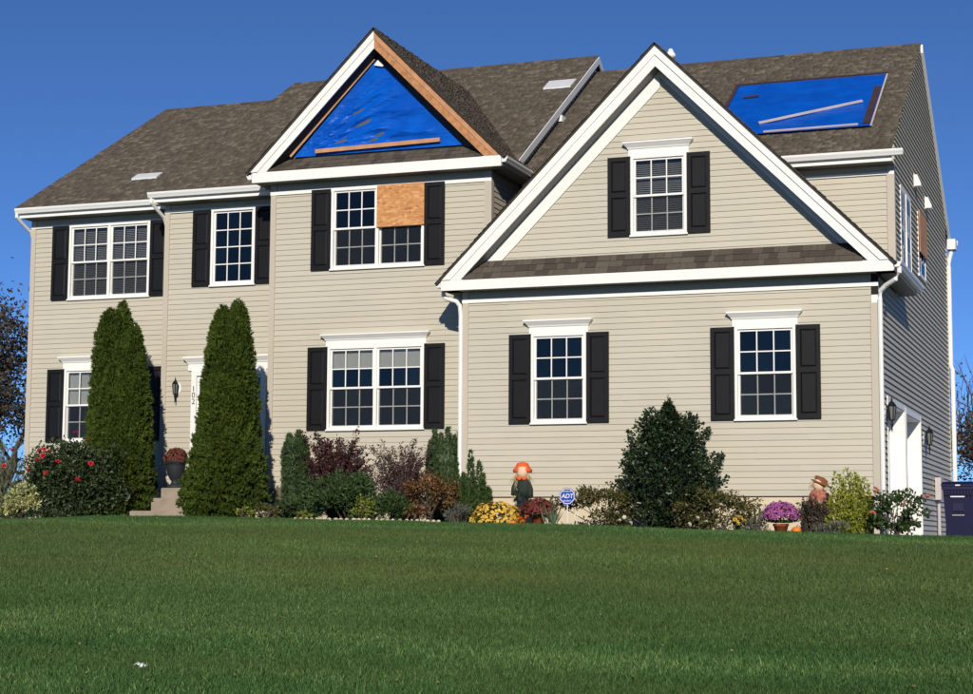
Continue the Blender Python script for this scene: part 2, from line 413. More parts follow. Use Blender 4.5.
def grassmat():
    m, n, l, b = nmat('grass_blades')
    geo = n.new('ShaderNodeNewGeometry')
    rp = n.new('ShaderNodeValToRGB'); cr = rp.color_ramp
    cr.elements[0].color = (.031, .078, .020, 1); cr.elements[1].color = (.21, .30, .10, 1)
    e = cr.elements.new(.45); e.color = (.057, .134, .034, 1)
    e = cr.elements.new(.85); e.color = (.086, .182, .050, 1)
    mp = n.new('ShaderNodeMapping'); mp.inputs['Scale'].default_value = (.14, .62, 0); l.new(geo.outputs['Position'], mp.inputs[0])
    nz = n.new('ShaderNodeTexNoise'); nz.inputs['Scale'].default_value = 1.0; nz.inputs['Detail'].default_value = 5; l.new(mp.outputs[0], nz.inputs['Vector'])
    mr = n.new('ShaderNodeMapRange'); mr.inputs['From Min'].default_value = .3; mr.inputs['From Max'].default_value = .7
    mr.inputs['To Min'].default_value = -.28; mr.inputs['To Max'].default_value = .28; l.new(nz.outputs['Fac'], mr.inputs['Value'])
    ad = n.new('ShaderNodeMath'); ad.use_clamp = True; l.new(geo.outputs['Random Per Island'], ad.inputs[0]); l.new(mr.outputs[0], ad.inputs[1])
    l.new(ad.outputs[0], rp.inputs[0])
    # straw-brown drift
    nz2 = n.new('ShaderNodeTexNoise'); nz2.inputs['Scale'].default_value = .9; nz2.inputs['Detail'].default_value = 6
    mp2 = n.new('ShaderNodeMapping'); mp2.inputs['Scale'].default_value = (.16, .55, 0); mp2.inputs['Location'].default_value = (7, 3, 0)
    l.new(geo.outputs['Position'], mp2.inputs[0]); l.new(mp2.outputs[0], nz2.inputs['Vector'])
    mr2 = n.new('ShaderNodeMapRange'); mr2.inputs['From Min'].default_value = .48; mr2.inputs['From Max'].default_value = .72; mr2.inputs['To Max'].default_value = .45
    l.new(nz2.outputs['Fac'], mr2.inputs['Value'])
    sx = n.new('ShaderNodeSeparateXYZ'); l.new(geo.outputs['Position'], sx.inputs[0])
    wb = n.new('ShaderNodeValToRGB'); ce = wb.color_ramp; ce.elements[0].position = .55; ce.elements[0].color = (0, 0, 0, 1); ce.elements[1].position = .92; ce.elements[1].color = (0, 0, 0, 1)
    e = ce.elements.new(.70); e.color = (.45, .45, .45, 1); e = ce.elements.new(.84); e.color = (.45, .45, .45, 1)
    my = n.new('ShaderNodeMath'); my.operation = 'MULTIPLY'; my.inputs[1].default_value = 1/28.; l.new(sx.outputs['Y'], my.inputs[0]); l.new(my.outputs[0], wb.inputs[0])
    wa = n.new('ShaderNodeMath'); wa.use_clamp = True; l.new(mr2.outputs[0], wa.inputs[0]); l.new(wb.outputs[0], wa.inputs[1])
    mx = n.new('ShaderNodeMixRGB'); mx.inputs[2].default_value = (.118, .148, .042, 1)
    l.new(wa.outputs[0], mx.inputs[0]); l.new(rp.outputs[0], mx.inputs[1])
    l.new(mx.outputs[0], b.inputs['Base Color']); b.inputs['Roughness'].default_value = .6; b.inputs['Specular IOR Level'].default_value = .2
    tr = n.new('ShaderNodeBsdfTranslucent'); l.new(mx.outputs[0], tr.inputs['Color'])
    ms = n.new('ShaderNodeMixShader'); ms.inputs[0].default_value = .25
    l.new(b.outputs[0], ms.inputs[1]); l.new(tr.outputs[0], ms.inputs[2]); l.new(ms.outputs[0], n['Material Output'].inputs['Surface'])
    return m
M['grass'] = grassmat()
grass()

# ================================================================== THE HOUSE
YG, YM, YD, YW = 29.077, 29.877, 30.75, 31.40          # front planes: garage, middle, door section, wings
XGL, XGR = -11.08, -3.90                                # garage sides (right side is also the right wing's end wall)
XML, XMR = -15.30, -10.885
XDL, XLL = -18.10, -21.68
PIT_S = .1016                                           # siding course
ZS0 = .735
house = empty('house', (-12.8, 35.5, .15), 'tan vinyl-sided two-storey house with brown shingle roof and storm damage', 'house')

def front(Y): return lambda u, z, d: (u, Y-d, z)
def side(X): return lambda u, z, d: (X+d, u, z)
def piece(u0, u1, op):
    segs = [(u0, u1)]
    for a, b in op:
        ns = []
        for s0, s1 in segs:
            if b <= s0 or a >= s1: ns.append((s0, s1)); continue
            if a > s0: ns.append((s0, a))
            if b < s1: ns.append((b, s1))
        segs = ns
    return segs

def bands(mb, fn, ul, ur, z0, z1, ops, d_of, back, extra=()):
    """fill rows between z0 and z1 with quads that leave the openings free"""
    br = sorted({z0, z1, *[z for o in ops for z in o[2:4] if z0 < z < z1], *[z for z in extra if z0 < z < z1]})
    for a, b in zip(br, br[1:]):
        if b-a < 1e-4: continue
        m = (a+b)/2; e = 1e-4
        la, lb, ra, rb = ul(a+e), ul(b-e), ur(a+e), ur(b-e)
        if ra-la < .01 and rb-lb < .01: continue
        rb = max(rb, lb)
        op = [(o[0], o[1]) for o in ops if o[2] < m < o[3]]
        for s0, s1 in piece(min(la, lb), max(ra, rb), op):
            pa0, pb0 = max(s0, la), max(s0, lb); pa1, pb1 = min(s1, ra), min(s1, rb)
            if pa1 <= pa0 and pb1 <= pb0: continue
            pb1 = max(pb1, pb0); pa1 = max(pa1, pa0)
            da, db = d_of(a), d_of(b)
            v = [fn(pa0, a, da), fn(pa1, a, da), fn(pb1, b, db), fn(pb0, b, db), fn(pa0, a, back), fn(pa1, a, back), fn(pb1, b, back), fn(pb0, b, back)]
            mb.add(v, [(0, 1, 2, 3), (5, 4, 7, 6), (4, 5, 1, 0), (3, 2, 6, 7), (4, 0, 3, 7), (1, 5, 6, 2)])

BOARDS = []
def split_parts(mb):
    """the separate boards of one course: cells that touch along the course stay together"""
    cells = [mb.v[i:i+8] for i in range(0, len(mb.v), 8)]; groups = []
    for c in cells:
        a = np.array(c); lo, hi = a.min(0)-.003, a.max(0)+.003; hit = [g for g in groups if any((lo <= h).all() and (hi >= l).all() for l, h in g[0])]
        new = ([(a.min(0), a.max(0))], [c])
        for g in hit: new[0].extend(g[0]); new[1].extend(g[1]); groups = [q for q in groups if q is not g]
        groups.append(new)
    out = []
    for bb, cs in groups:
        v = [p for c in cs for p in c]; f = [tuple(8*k+i for i in q) for k in range(len(cs)) for q in ((0, 1, 2, 3), (5, 4, 7, 6), (4, 5, 1, 0), (3, 2, 6, 7), (4, 0, 3, 7), (1, 5, 6, 2))]
        a = np.array(v); d = a.max(0)-a.min(0); out.append((float(max(d[0], d[1])), v, f))
    return out
def make_wall(name, fn, ul, ur, z0, z1, ops=(), extra=(), boards=True, zb=None, label=None, zback=None, butt=.020):
    ops = list(ops)
    mb = MB(); bands(mb, fn, ul, ur, zback if zback is not None else z0, z1, ops, lambda z: 0.0, -.12, extra)
    wl = mb.build(name, M['siding'], house)
    if label: wl['label'] = label
    if not boards: return wl
    k0 = int(round((z0-ZS0)/PIT_S)); z = ZS0+k0*PIT_S
    while z < z1-.02:
        za, zt = z, min(z+PIT_S, z1)
        mb = MB(); bands(mb, fn, ul, ur, za, zt, ops, lambda q: butt-(butt-.006)*(q-za)/PIT_S, .001, extra)
        BOARDS.extend((ln_, v_, f_, wl) for ln_, v_, f_ in split_parts(mb))
        z += PIT_S
    return wl

def const(c): return lambda z: c
# openings ------------------------------------------------------------
W_G1 = (-9.81, -8.82, 1.99, 3.545); W_G2 = (-6.24, -5.225, 1.99, 3.545); W_GG = (-8.02, -7.04, 5.17, 6.555)
W_M1 = (-14.04, -12.165, 4.985, 6.52); W_M0 = (-14.07, -12.14, 1.99, 3.54)
W_L1 = (-20.75, -18.83, 4.89, 6.45); W_L0 = (-20.77, -18.85, 1.94, 3.45)
W_D1 = (-17.06, -16.09, 4.93, 6.46); DOOR = (-17.42, -15.78, .95, 3.26)
W_S1 = (32.22, 33.75, 4.95, 6.41); W_S2 = (34.92, 36.12, 5.15, 6.40)
GD1 = (29.95, 32.12, .09, 2.31); GD2 = (32.38, 34.55, .08, 2.28)

zsof_g, zsof_m, zsof_w = 4.33, 6.67, 6.60
make_wall('wall', front(YG), const(XGL+.09), const(XGR-.09), ZS0, 4.33, [W_G1, W_G2], label='lower front wall of the garage wing')
XCG = -7.50
make_wall('wall', front(YG), lambda z: XCG-(8.0-z), lambda z: XCG+(8.0-z), ZS0+40*PIT_S, 8.0, [W_GG], label='gable wall above the garage windows', zback=4.33)
make_wall('wall', front(YM), const(XML+.09), const(XMR-.09), ZS0-2*PIT_S, 6.67, [W_M1, W_M0], label='middle front wall below the tarped gable')
make_wall('wall', front(YD), const(XDL+.09), const(XML), ZS0+2*PIT_S, 6.62, [W_D1, DOOR], label='front wall around the entrance door')
make_wall('wall', front(YW), const(XLL+.09), const(XDL), ZS0-2*PIT_S, 6.62, [W_L1, W_L0], label='front wall of the left wing')
make_wall('wall', front(YW), lambda z: max(XMR, -6.6 if z < 6 else -8.2), const(XGR-.09), ZS0+36*PIT_S, 6.62, [], label='upper front wall right of the garage gable', zback=4.3)
sl = .6405
def sul(z): return YG+.09 if z < 4.30 else max(YW+.09, 30.93+(z-6.69)/.639)
def sur(z): return min(40.41, 41.07-(z-6.69)/.6351)
make_wall('wall', side(XGR), sul, sur, ZS0-6*PIT_S, 9.9, [W_S1, W_S2, GD1, GD2], extra=(4.30, 7.05, 7.10), label='shaded right end wall above the garage doors', zback=-.1, butt=.034)
# right end wall of the centre block, showing above the right wing's roof, and the middle section's side
def cl(z): return YM+.09 if z < 6.7 else 30.75+(z-6.90)/.635
def cr_(z): return 31.4 if z < 6.7 else 41.25-(z-6.90)/.635
make_wall('wall', side(XMR), const(YM+.09), const(31.4), ZS0+45*PIT_S, 6.67, [], label='narrow side wall beside the tarped gable', zback=4)
make_wall('wall', side(-10.735), cl, cr_, ZS0+59*PIT_S, 10.1, [], label='sliver of end wall above the right wing roof', zback=6.75)
BOARDS.sort(key=lambda b: -b[0]); rest = MB()
for i, (ln_, v_, f_, wl_) in enumerate(BOARDS):
    if i < 300: MB().add(v_, f_).build('siding_board', M['siding'], wl_)
    else: rest.add(v_, f_)
seams = MB(); sr = np.random.default_rng(21)
for ln_, v_, f_, wl_ in BOARDS:                         # staggered end laps of the vinyl courses
    a = np.array(v_)
    if len(v_) == 8 and ln_ > 2.2 and np.ptp(a[:, 1]) < .2:
        for u in (a[:, 0].min()+sr.random()*3.4+np.arange(0, ln_, 3.66)):
            if a[:, 0].min()+.2 < u < a[:, 0].max()-.6:
                y0, y1, z0, z1 = a[0, 1], a[3, 1], a[0, 2], a[3, 2]
                seams.add([(u, y0-.0035, z0-.001), (u+.32, y0-.0008, z0-.001), (u+.32, y1-.0008, z1-.004), (u, y1-.0035, z1-.004), (u, y0+.002, z0-.001), (u, y1+.002, z1-.004)],
                          [(0, 1, 2, 3), (4, 0, 3, 5), (4, 1, 0)])
setp(seams.build('siding_laps', M['siding'], house), kind='stuff')
setp(rest.build('siding_boards', M['siding'], house), kind='stuff')
# plain walls that close the building
mb = MB(); mb.box(XLL, XLL+.1, YW+.02, 40.5, -.1, 6.6); mb.box(XLL, XGR-.13, 40.4, 40.5, -.1, 6.6); mb.box(XGL, XGL+.1, YG+.02, YM, -.1, 4.3)
mb.box(XML, XML+.1, YM+.02, YD, .5, 6.6); mb.box(XDL, XDL+.1, YD+.02, YW, .5, 6.6); mb.build('rear_wall', M['siding'], house)
mb = MB()
mb.prism([(-21.35, YW, 6.6), (-21.2, 36, 9.75), (-21.35, 40.5, 6.6)], (.08, 0, 0)); mb.build('gable_wall', M['siding'], house)
# inside: floors and a partition so that the windows look into rooms
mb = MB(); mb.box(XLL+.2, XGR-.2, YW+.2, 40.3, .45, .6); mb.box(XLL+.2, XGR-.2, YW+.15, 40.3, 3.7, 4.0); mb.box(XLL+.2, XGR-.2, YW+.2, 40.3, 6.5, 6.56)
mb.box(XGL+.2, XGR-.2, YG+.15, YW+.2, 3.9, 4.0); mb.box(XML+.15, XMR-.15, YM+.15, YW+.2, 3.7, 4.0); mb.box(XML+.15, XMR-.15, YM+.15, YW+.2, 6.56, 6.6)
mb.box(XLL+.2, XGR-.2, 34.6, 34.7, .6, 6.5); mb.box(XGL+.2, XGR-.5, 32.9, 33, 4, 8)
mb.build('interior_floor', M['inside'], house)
# foundations
mb = MB(); mb.box(XGL+.02, XGR-.30, YG+.03, 31, -.4, ZS0+.02); mb.box(XML+.02, XMR, YM+.03, 31.5, -.3, .56); mb.box(XLL+.02, XDL, YW+.03, 40, -.4, .56)
mb.build('foundation', M['foundation'], house)

# corner posts ----------------------------------------------------------
def post(x0, x1, y0, y1, z0, z1): MB().box(x0, x1, y0, y1, z0, z1).build('corner_post', M['corner'], house)
post(XGL-.012, XGL+.10, YG-.036, YG+.05, ZS0-.02, 4.33)
post(XGR-.10, XGR+.034, YG-.036, YG+.10, ZS0-.02, 3.86)
box_part_q = lambda n_, m_, *b_: MB().box(*b_).build(n_, m_, house)
box_part_q('exposed_post', M['white'], XGR-.085, XGR+.02, YG-.024, YG+.09, 3.86, 3.99)
box_part_q('exposed_post', M['sheathing'], XGR-.085, XGR+.02, YG-.020, YG+.09, 3.99, 4.33)
post(XML-.012, XML+.10, YM-.036, YM+.05, .5, 6.67)
post(XMR-.10, XMR+.034, YM-.036, YM+.10, 4.5, 6.67)
post(XDL-.012, XDL+.10, YD-.036, YD+.05, .9, 6.6)
post(XLL-.012, XLL+.10, YW-.036, YW+.05, .5, 6.6)
post(XGR-.10, XGR+.034, YW-.036, YW+.10, 4.3, 6.6)
post(XGR-.03, XGR+.034, 40.40, 40.52, .0, 6.5)

# windows ---------------------------------------------------------------
pane_cache = {}
def pane(parent, fn, u0, u1, z0, z1, d):
    w_, h_ = round(u1-u0, 3), round(z1-z0, 3); fr = fn(0, 0, 1)[0] == 0 and fn(0, 0, 0)[1] != fn(0, 0, 1)[1]
    key = (w_, h_, fr)
    if key not in pane_cache:
        me = bpy.data.meshes.new('pane'); t = .002
        a, b = w_/2, h_/2
        if fr: vs = [(-a, -t, -b), (a, -t, -b), (a, -t, b), (-a, -t, b), (-a, t, -b), (a, t, -b), (a, t, b), (-a, t, b)]
        else: vs = [(t, -a, -b), (t, a, -b), (t, a, b), (t, -a, b), (-t, -a, -b), (-t, a, -b), (-t, a, b), (-t, -a, b)]
        me.from_pydata(vs, [], [(0, 1, 2, 3), (5, 4, 7, 6), (4, 5, 1, 0), (3, 2, 6, 7), (4, 0, 3, 7), (1, 5, 6, 2)]); me.materials.append(M['glass'])
        pane_cache[key] = me
    o = bpy.data.objects.new('pane', pane_cache[key]); link(o, parent, fn((u0+u1)/2, (z0+z1)/2, d))
    o.rotation_euler = (rng.normal()*.014, 0, rng.normal()*.014)

def fbox(mb, fn, u0, u1, z0, z1, d0, d1):
    a = fn(u0, z0, d0); b = fn(u1, z1, d1); mb.box(a[0], b[0], a[1], b[1], a[2], b[2])

def sash(wd, fn, u0, u1, z0, z1, cols, rows, d, pro=.012):
    t = .036; mb = MB()
    fbox(mb, fn, u0, u0+t, z0, z1, d-.03, d+pro); fbox(mb, fn, u1-t, u1, z0, z1, d-.03, d+pro)
    fbox(mb, fn, u0+t, u1-t, z0, z0+t, d-.03, d+pro); fbox(mb, fn, u0+t, u1-t, z1-t, z1, d-.03, d+pro)
    mb.build('sash', M['white'], wd)
    a0, a1, b0, b1 = u0+t, u1-t, z0+t, z1-t; m = .010
    us = np.linspace(a0, a1, cols+1); zs = np.linspace(b0, b1, rows+1)
    mb = MB()
    for u in us[1:-1]: fbox(mb, fn, u-m, u+m, b0, b1, d-.006, d+min(pro, .008))
    for z in zs[1:-1]:
        for i in range(cols):
            fbox(mb, fn, us[i]+(m if i else 0), us[i+1]-(m if i < cols-1 else 0), z-m, z+m, d-.005, d+min(pro, .007))
    mb.build('muntin', M['white'], wd)
    for i in range(cols):
        for j in range(rows):
            pane(wd, fn, us[i]+(m if i else 0), us[i+1]-(m if i < cols-1 else 0), zs[j]+(m if j else 0), zs[j+1]-(m if j < rows-1 else 0), d)

def window(fn, op, units=1, cols=3, rows=2, single=False, crown=0, shutters=(), label=None, blind=None, shz=None, front_=True):
    u0, u1, z0, z1 = op; c = .048; pr_ = .050 if front_ else .036
    mb = MB()                                           # casing set proud of the siding, with a deep jamb
    fbox(mb, fn, u0, u0+c, z0, z1, -.10, pr_); fbox(mb, fn, u1-c, u1, z0, z1, -.10, pr_)
    fbox(mb, fn, u0+c, u1-c, z1-c, z1, -.10, pr_); fbox(mb, fn, u0+c, u1-c, z0, z0+c, -.10, pr_)
    wd = mb.build('window', M['white'], house)
    if label: wd['label'] = label
    mb = MB(); fbox(mb, fn, u0-.02, u1+.02, z0-.018, z0+.010, .0, pr_+.012); mb.build('sill', M['white'], wd)
    n0 = u0+c; wu = (u1-u0-2*c-(units-1)*.06)/units
    for k in range(units):
        a = n0+k*(wu+.06); b = a+wu
        if k:
            mb = MB(); fbox(mb, fn, a-.06, a, z0+c, z1-c, -.10, .046); mb.build('mullion', M['white'], wd)
        zb, zt = z0+c, z1-c
        if single: sash(wd, fn, a, b, zb, zt, cols, 2*rows, -.004)
        else:
            zm = (zb+zt)/2
            sash(wd, fn, a, b, zm-.02, zt, cols, rows, .004 if front_ else .030, .012 if front_ else .003); sash(wd, fn, a, b, zb, zm-.021 if not front_ else zm+.02, cols, rows, -.034 if front_ else .024, .012 if front_ else .003)
        if front_ and not single:
            mb = MB(); fbox(mb, fn, a+.03, b-.03, zb+.03, zm-.02, .012, .013); mb.build('insect_screen', M['screen'], wd)
        if blind == 'slats' or blind == 'half':
            mb = MB(); z = zt-.02; zend = zb+.02 if blind == 'slats' else zm-.05
            while z > zend:
                p = [fn(a+.02, z, -.088), fn(b-.02, z, -.088), fn(b-.02, z-.022, -.072), fn(a+.02, z-.022, -.072)]
                mb.add(p, [(0, 1, 2, 3)]); z -= .034
            mb.build('blind', M['blind'], wd)
        elif blind == 'shade':
            mb = MB(); fbox(mb, fn, a+.01, b-.01, zt-.34, zt, -.085, -.078); fbox(mb, fn, a+.01, b-.01, zt-.36, zt-.34, -.09, -.072)
            mb.build('roller_shade', M['shade'], wd)
        elif blind == 'curtain':
            mb = MB(); fbox(mb, fn, a+.01, b-.01, zm-.02, zt, -.085, -.078); mb.build('roller_shade', M['shade'], wd)
    if crown: make_crown(wd, fn, u0-.04, u1+.04, z1+.001, crown)
    for s_ in shutters:
        sw = .395; g = .012
        a = u0-g-sw if s_ < 0 else u1+g
        make_shutter(fn, a, a+sw, *(shz or (z0, z1-.005)))
    return wd

def make_crown(wd, fn, u0, u1, z, h):
    rings = []
    for zz, e, d in [(0, 0, .045), (.50, 0, .045), (.505, .012, .06), (.60, .02, .068), (.72, .045, .095), (.86, .075, .125), (.88, .085, .135), (1, .085, .135)]:
        q = z+zz*h
        rings.append([fn(u0-e, q, -.0), fn(u0-e, q, d), fn(u1+e, q, d), fn(u1+e, q, -.0)])
    MB().loft(rings).build('crown_moulding', M['white'], wd)

def make_shutter(fn, u0, u1, z0, z1):
    d0 = .031; mb = MB(); st = .062
    zm = z0+(z1-z0)*.52
    fbox(mb, fn, u0, u0+st, z0, z1, d0, d0+.03); fbox(mb, fn, u1-st, u1, z0, z1, d0, d0+.03)
    for a, b in ((z0, z0+.085), (zm-.045, zm+.045), (z1-.075, z1)): fbox(mb, fn, u0+st, u1-st, a, b, d0, d0+.03)
    fbox(mb, fn, u0+st, u1-st, z0+.085, z1-.075, d0, d0+.006)
    sh = mb.build('shutter', M['shutter'], house)
    for a, b in ((z0+.085, zm-.045), (zm+.045, z1-.075)):
        rings = []
        for e, d in ((.004, d0+.006), (.03, d0+.024), (.03, d0+.025)):
            rings.append([fn(u0+st+e, a+e, d), fn(u1-st-e, a+e, d), fn(u1-st-e, b-e, d), fn(u0+st+e, b-e, d)])
        MB().loft(rings).build('shutter_panel', M['shutter'], sh)

window(front(YG), W_G1, crown=.235, shutters=(-1, 1), label='left garage front window', blind=None)
window(front(YG), W_G2, crown=.245, shutters=(-1, 1), label='right garage front window')
window(front(YG), W_GG, crown=.24, shutters=(-1, 1), label='gable window with blinds', blind='slats')
window(front(YM), W_M1, units=2, shutters=(-1, 1), label='upper middle window with one unit boarded over')
window(front(YM), W_M0, units=2, crown=.225, shutters=(-1, 1), label='lower middle window with half-drawn shades', blind='shade')
window(front(YW), W_L1, units=2, shutters=(-1, 1), label='upper left window with blinds', blind='slats')
window(front(YW), W_L0, units=2, crown=.245, shutters=(-1, 1), label='lower left window behind the arborvitae', blind='curtain')
window(front(YD), W_D1, single=True, shutters=(-1, 1), label='twelve-pane window above the entrance')
window(side(XGR), W_S1, units=2, label='double window in the right end wall', front_=False)
window(side(XGR), W_S2, label='partly boarded window in the right end wall', front_=False)

# entrance --------------------------------------------------------------
fnD = front(YD)
mb = MB(); u0, u1, z0, z1 = DOOR
fbox(mb, fnD, u0, u0+.11, z0, z1, -.10, .05); fbox(mb, fnD, u1-.11, u1, z0, z1, -.10, .05); fbox(mb, fnD, u0+.11, u1-.11, z1-.10, z1, -.10, .05)
fbox(mb, fnD, u0+.36, u0+.42, z0, z1-.10, -.10, .03); fbox(mb, fnD, u1-.42, u1-.36, z0, z1-.10, -.10, .03)
ent = mb.build('door_surround', M['white'], house)
make_crown(ent, fnD, u0-.08, u1+.08, z1+.001, .27)
for a, b in ((u0+.11, u0+.36), (u1-.36, u1-.11)):       # sidelights: three panes over a panel
    sd_ = MB(); fbox(sd_, fnD, a, b, z0, 2.10, -.07, -.005); fbox(sd_, fnD, a, a+.04, 2.10, z1-.1, -.07, -.005); fbox(sd_, fnD, b-.04, b, 2.10, z1-.1, -.07, -.005)
    fbox(sd_, fnD, a+.04, b-.04, z1-.16, z1-.1, -.07, -.005); sl_ = sd_.build('sidelight', M['white'], ent)
    zz = np.linspace(2.10, z1-.16, 4); mm = MB()
    for z in zz[1:3]: fbox(mm, fnD, a+.04, b-.04, z-.01, z+.01, -.05, -.02)
    mm.add([fnD(a, 2.1, -.06)]*3, [(0, 1, 2)]) if False else None
    for i in range(3): pane(ent, fnD, a+.04, b-.04, zz[i]+.01, zz[i+1]-.01, -.035)
    for z in zz[1:3]: mb2 = MB(); fbox(mb2, fnD, a+.04, b-.04, z-.009, z+.009, -.05, -.02); mb2.build('muntin', M['white'], ent)
mb = MB(); fbox(mb, fnD, u0+.42, u1-.42, z0, z1-.10, -.08, -.04)
dr = mb.build('door', M['door'], house)
for (a, b) in ((.15, .75), (.95, 1.45), (1.6, 2.05)):
    for q in (0, 1):
        ua = u0+.48+q*.36; mb = MB(); fbox(mb, fnD, ua, ua+.29, z0+a, z0+b, -.04, -.025); mb.build('door_panel', M['door'], dr)
MB().lathe(fnD(u1-.48, z0+1.02, .0), [(.0, 0), (.025, .01), (.03, .03), (.025, .05), (0, .06)], 10).build('door_knob', M['black'], dr)

def text_mesh(body, size, m, name, parent, loc, rot=(math.pi/2, 0, 0), ext=.002, bold=0.0, shear=0.0):
    cu = bpy.data.curves.new(name, 'FONT'); cu.body = body; cu.size = size; cu.extrude = ext; cu.align_x = 'CENTER'; cu.align_y = 'CENTER'
    cu.offset = bold; cu.shear = shear
    t = bpy.data.objects.new(name+'_curve', cu); COL.objects.link(t)
    dg = bpy.context.evaluated_depsgraph_get()
    me = bpy.data.meshes.new_from_object(t.evaluated_get(dg)); me.materials.clear(); me.materials.append(m)
    bpy.data.objects.remove(t); bpy.data.curves.remove(cu)
    o = bpy.data.objects.new(name, me); link(o, parent, loc); o.rotation_euler = rot; return o
for i, ch in enumerate('102'):
    text_mesh(ch, .155, M['black'], 'house_number', ent, (u0+.055, YD-.053, 2.90-i*.125))

# lanterns ----------------------------------------------------------------
def lantern(fn, u, z, k=1.0):
    c = fn(u, z, .15*k); x, y, _ = c
    K = lambda p: [(a_*k, b_*k) for a_, b_ in p]
    mb = MB(); mb.tube([fn(u, z-.02, .03), fn(u, z-.06*k, .08*k), fn(u, z-.13*k, .13*k), fn(u, z-.15*k, .15*k)], .012, 6)
    lt = mb.build('wall_lantern', M['black'], house)
    a0, a1 = fn(u, z, .02), fn(u, z, .035)
    mb = MB(); mb.lathe((x, y, z), K([(.0, -.145), (.05, -.14), (.056, -.125), (.04, -.115)]), 6); mb.lathe((x, y, z), K([(.085, .125), (.09, .135), (.045, .20), (.018, .225), (.02, .25), (.006, .30), (.0, .31)]), 6)
    for q in range(6):
        a = q*math.pi/3; mb.tube([(x+.05*k*math.cos(a), y+.05*k*math.sin(a), z-.125*k), (x+.08*k*math.cos(a), y+.08*k*math.sin(a), z+.13*k)], .009, 4)
    mb.build('cage', M['black'], lt)
    mb = MB(); mb.lathe((x, y, z), K([(.02, -.13), (.016, -.18), (.026, -.21), (.012, -.27), (.014, -.32), (.003, -.36)]), 6); mb.build('finial', M['black'], lt)
    MB().lathe((x, y, z), K([(.046, -.12), (.074, .125)]), 6).build('lantern_glass', M['lampglass'], lt)
    mb = MB()
    rings = []
    for d, r in ((.02, .09), (.03, .09), (.036, .06)):
        rings.append([fn(u+.9*r*math.cos(t), z+.02+1.3*r*math.sin(t), d) for t in np.linspace(0, 2*math.pi, 14, endpoint=False)])
    mb.loft(rings).build('mounting_plate', M['white'], lt)
lantern(fnD, -17.74, 2.90, .78)
lantern(side(XGR), 29.66, 2.10, .88)
lantern(side(XGR), 35.2, 1.98, .88)

# garage doors in the right end wall ---------------------------------------
fnS = side(XGR)
for gi, (u0, u1, z0, z1) in enumerate((GD1, GD2)):
    mb = MB()
    fbox(mb, fnS, u0, u0+.02, z0, z1, -.30, .03); fbox(mb, fnS, u1-.02, u1, z0, z1, -.30, .03); fbox(mb, fnS, u0+.02, u1-.02, z1-.02, z1, -.30, .03)
    fbox(mb, fnS, u0-.10, u0, z0, z1+.10, .031, .048); fbox(mb, fnS, u1, u1+.10, z0, z1+.10, .031, .048); fbox(mb, fnS, u0, u1, z1, z1+.10, .031, .046)
    gd = mb.build('garage_door', M['white'], house)
    hh = (z1-z0-.02)/4
    for k in range(4):
        mb = MB(); fbox(mb, fnS, u0+.02, u1-.02, z0+k*hh+.004, z0+(k+1)*hh-.004, -.28, -.24)
        for q in range(4):
            ua = u0+.10+q*.51; fbox(mb, fnS, ua, ua+.42, z0+k*hh+.09, z0+(k+1)*hh-.09, -.241, -.228)
        mb.build('door_section', M['garage_door'], gd)

# eaves, soffits, fascias, rakes -------------------------------------------
def box_part(name, m, *b, parent=None): return MB().box(*b).build(name, m, parent or house)
# garage gable front
box_part('fascia', M['white'], -11.385, -3.583, 28.727, 28.76, 4.325, 4.507)
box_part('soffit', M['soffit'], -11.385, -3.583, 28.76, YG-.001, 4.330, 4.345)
box_part('frieze', M['white'], XGL-.02, XGR+.03, YG-.042, YG, 4.13, 4.20)
def chevron(name_l, xc, y0, y1, za_t, za_b, zend, mL, mR, s=1.0, zc=None):
    for sg, m in ((-1, mL), (1, mR)):
        t = (za_t-zend)/s; b_ = (za_b-zend)/s
        pts = [(xc, y0, za_t), (xc+sg*t, y0, zend), (xc+sg*b_, y0, zend), (xc, y0, za_b)]
        if sg > 0: pts = pts[::-1]
        MB().prism(pts, (0, y1-y0, 0)).build(name_l, m, house)
chevron('rake_board', XCG, 28.727, 28.757, 8.37, 8.02, 4.509, M['white'], M['white'])
chevron('rake_moulding', XCG, 28.703, 28.727, 8.37, 8.215, 4.509, M['white'], M['white'])
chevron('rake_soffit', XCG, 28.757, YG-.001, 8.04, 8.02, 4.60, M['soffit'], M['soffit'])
for sg, zb_ in ((-1, 7.72), (1, 7.90)):
    pts = [(XCG, YG-.046, 8.02), (XCG+sg*3.19, YG-.046, 4.83), (XCG+sg*(zb_-4.83), YG-.046, 4.83), (XCG, YG-.046, zb_)]
    MB().prism(pts if sg < 0 else pts[::-1], (0, .045, 0)).build('rake_frieze', M['white'], house)
XCM = -13.075
box_part('fascia', M['white'], -15.558, -10.56, 29.527, 29.56, 6.665, 6.862)
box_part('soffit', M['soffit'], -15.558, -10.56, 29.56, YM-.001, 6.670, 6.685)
box_part('frieze', M['white'], XML-.02, XMR+.03, YM-.042, YM, 6.465, 6.535)
chevron('rake_board', XCM, 29.527, 29.557, 9.385, 9.05, 6.864, M['white'], M['wood'])
MB().prism([(XCM, 29.503, 9.385), (XCM-2.521, 29.503, 6.864), (XCM-2.366, 29.503, 6.864), (XCM, 29.503, 9.23)], (0, .024, 0)).build('rake_moulding', M['white'], house)
MB().prism([(XCM, 29.515, 9.23), (XCM+2.366, 29.515, 6.864), (XCM+2.46, 29.515, 6.864), (XCM, 29.515, 9.324)], (0, .012, 0)).build('rake_moulding', M['palewood'], house)
chevron('rake_soffit', XCM, 29.557, YM-.001, 9.07, 9.05, 6.95, M['felt'], M['felt'])
M['sheath'] = mat('dark_sheathing', (.10, .085, .075), .85, .2, 5)
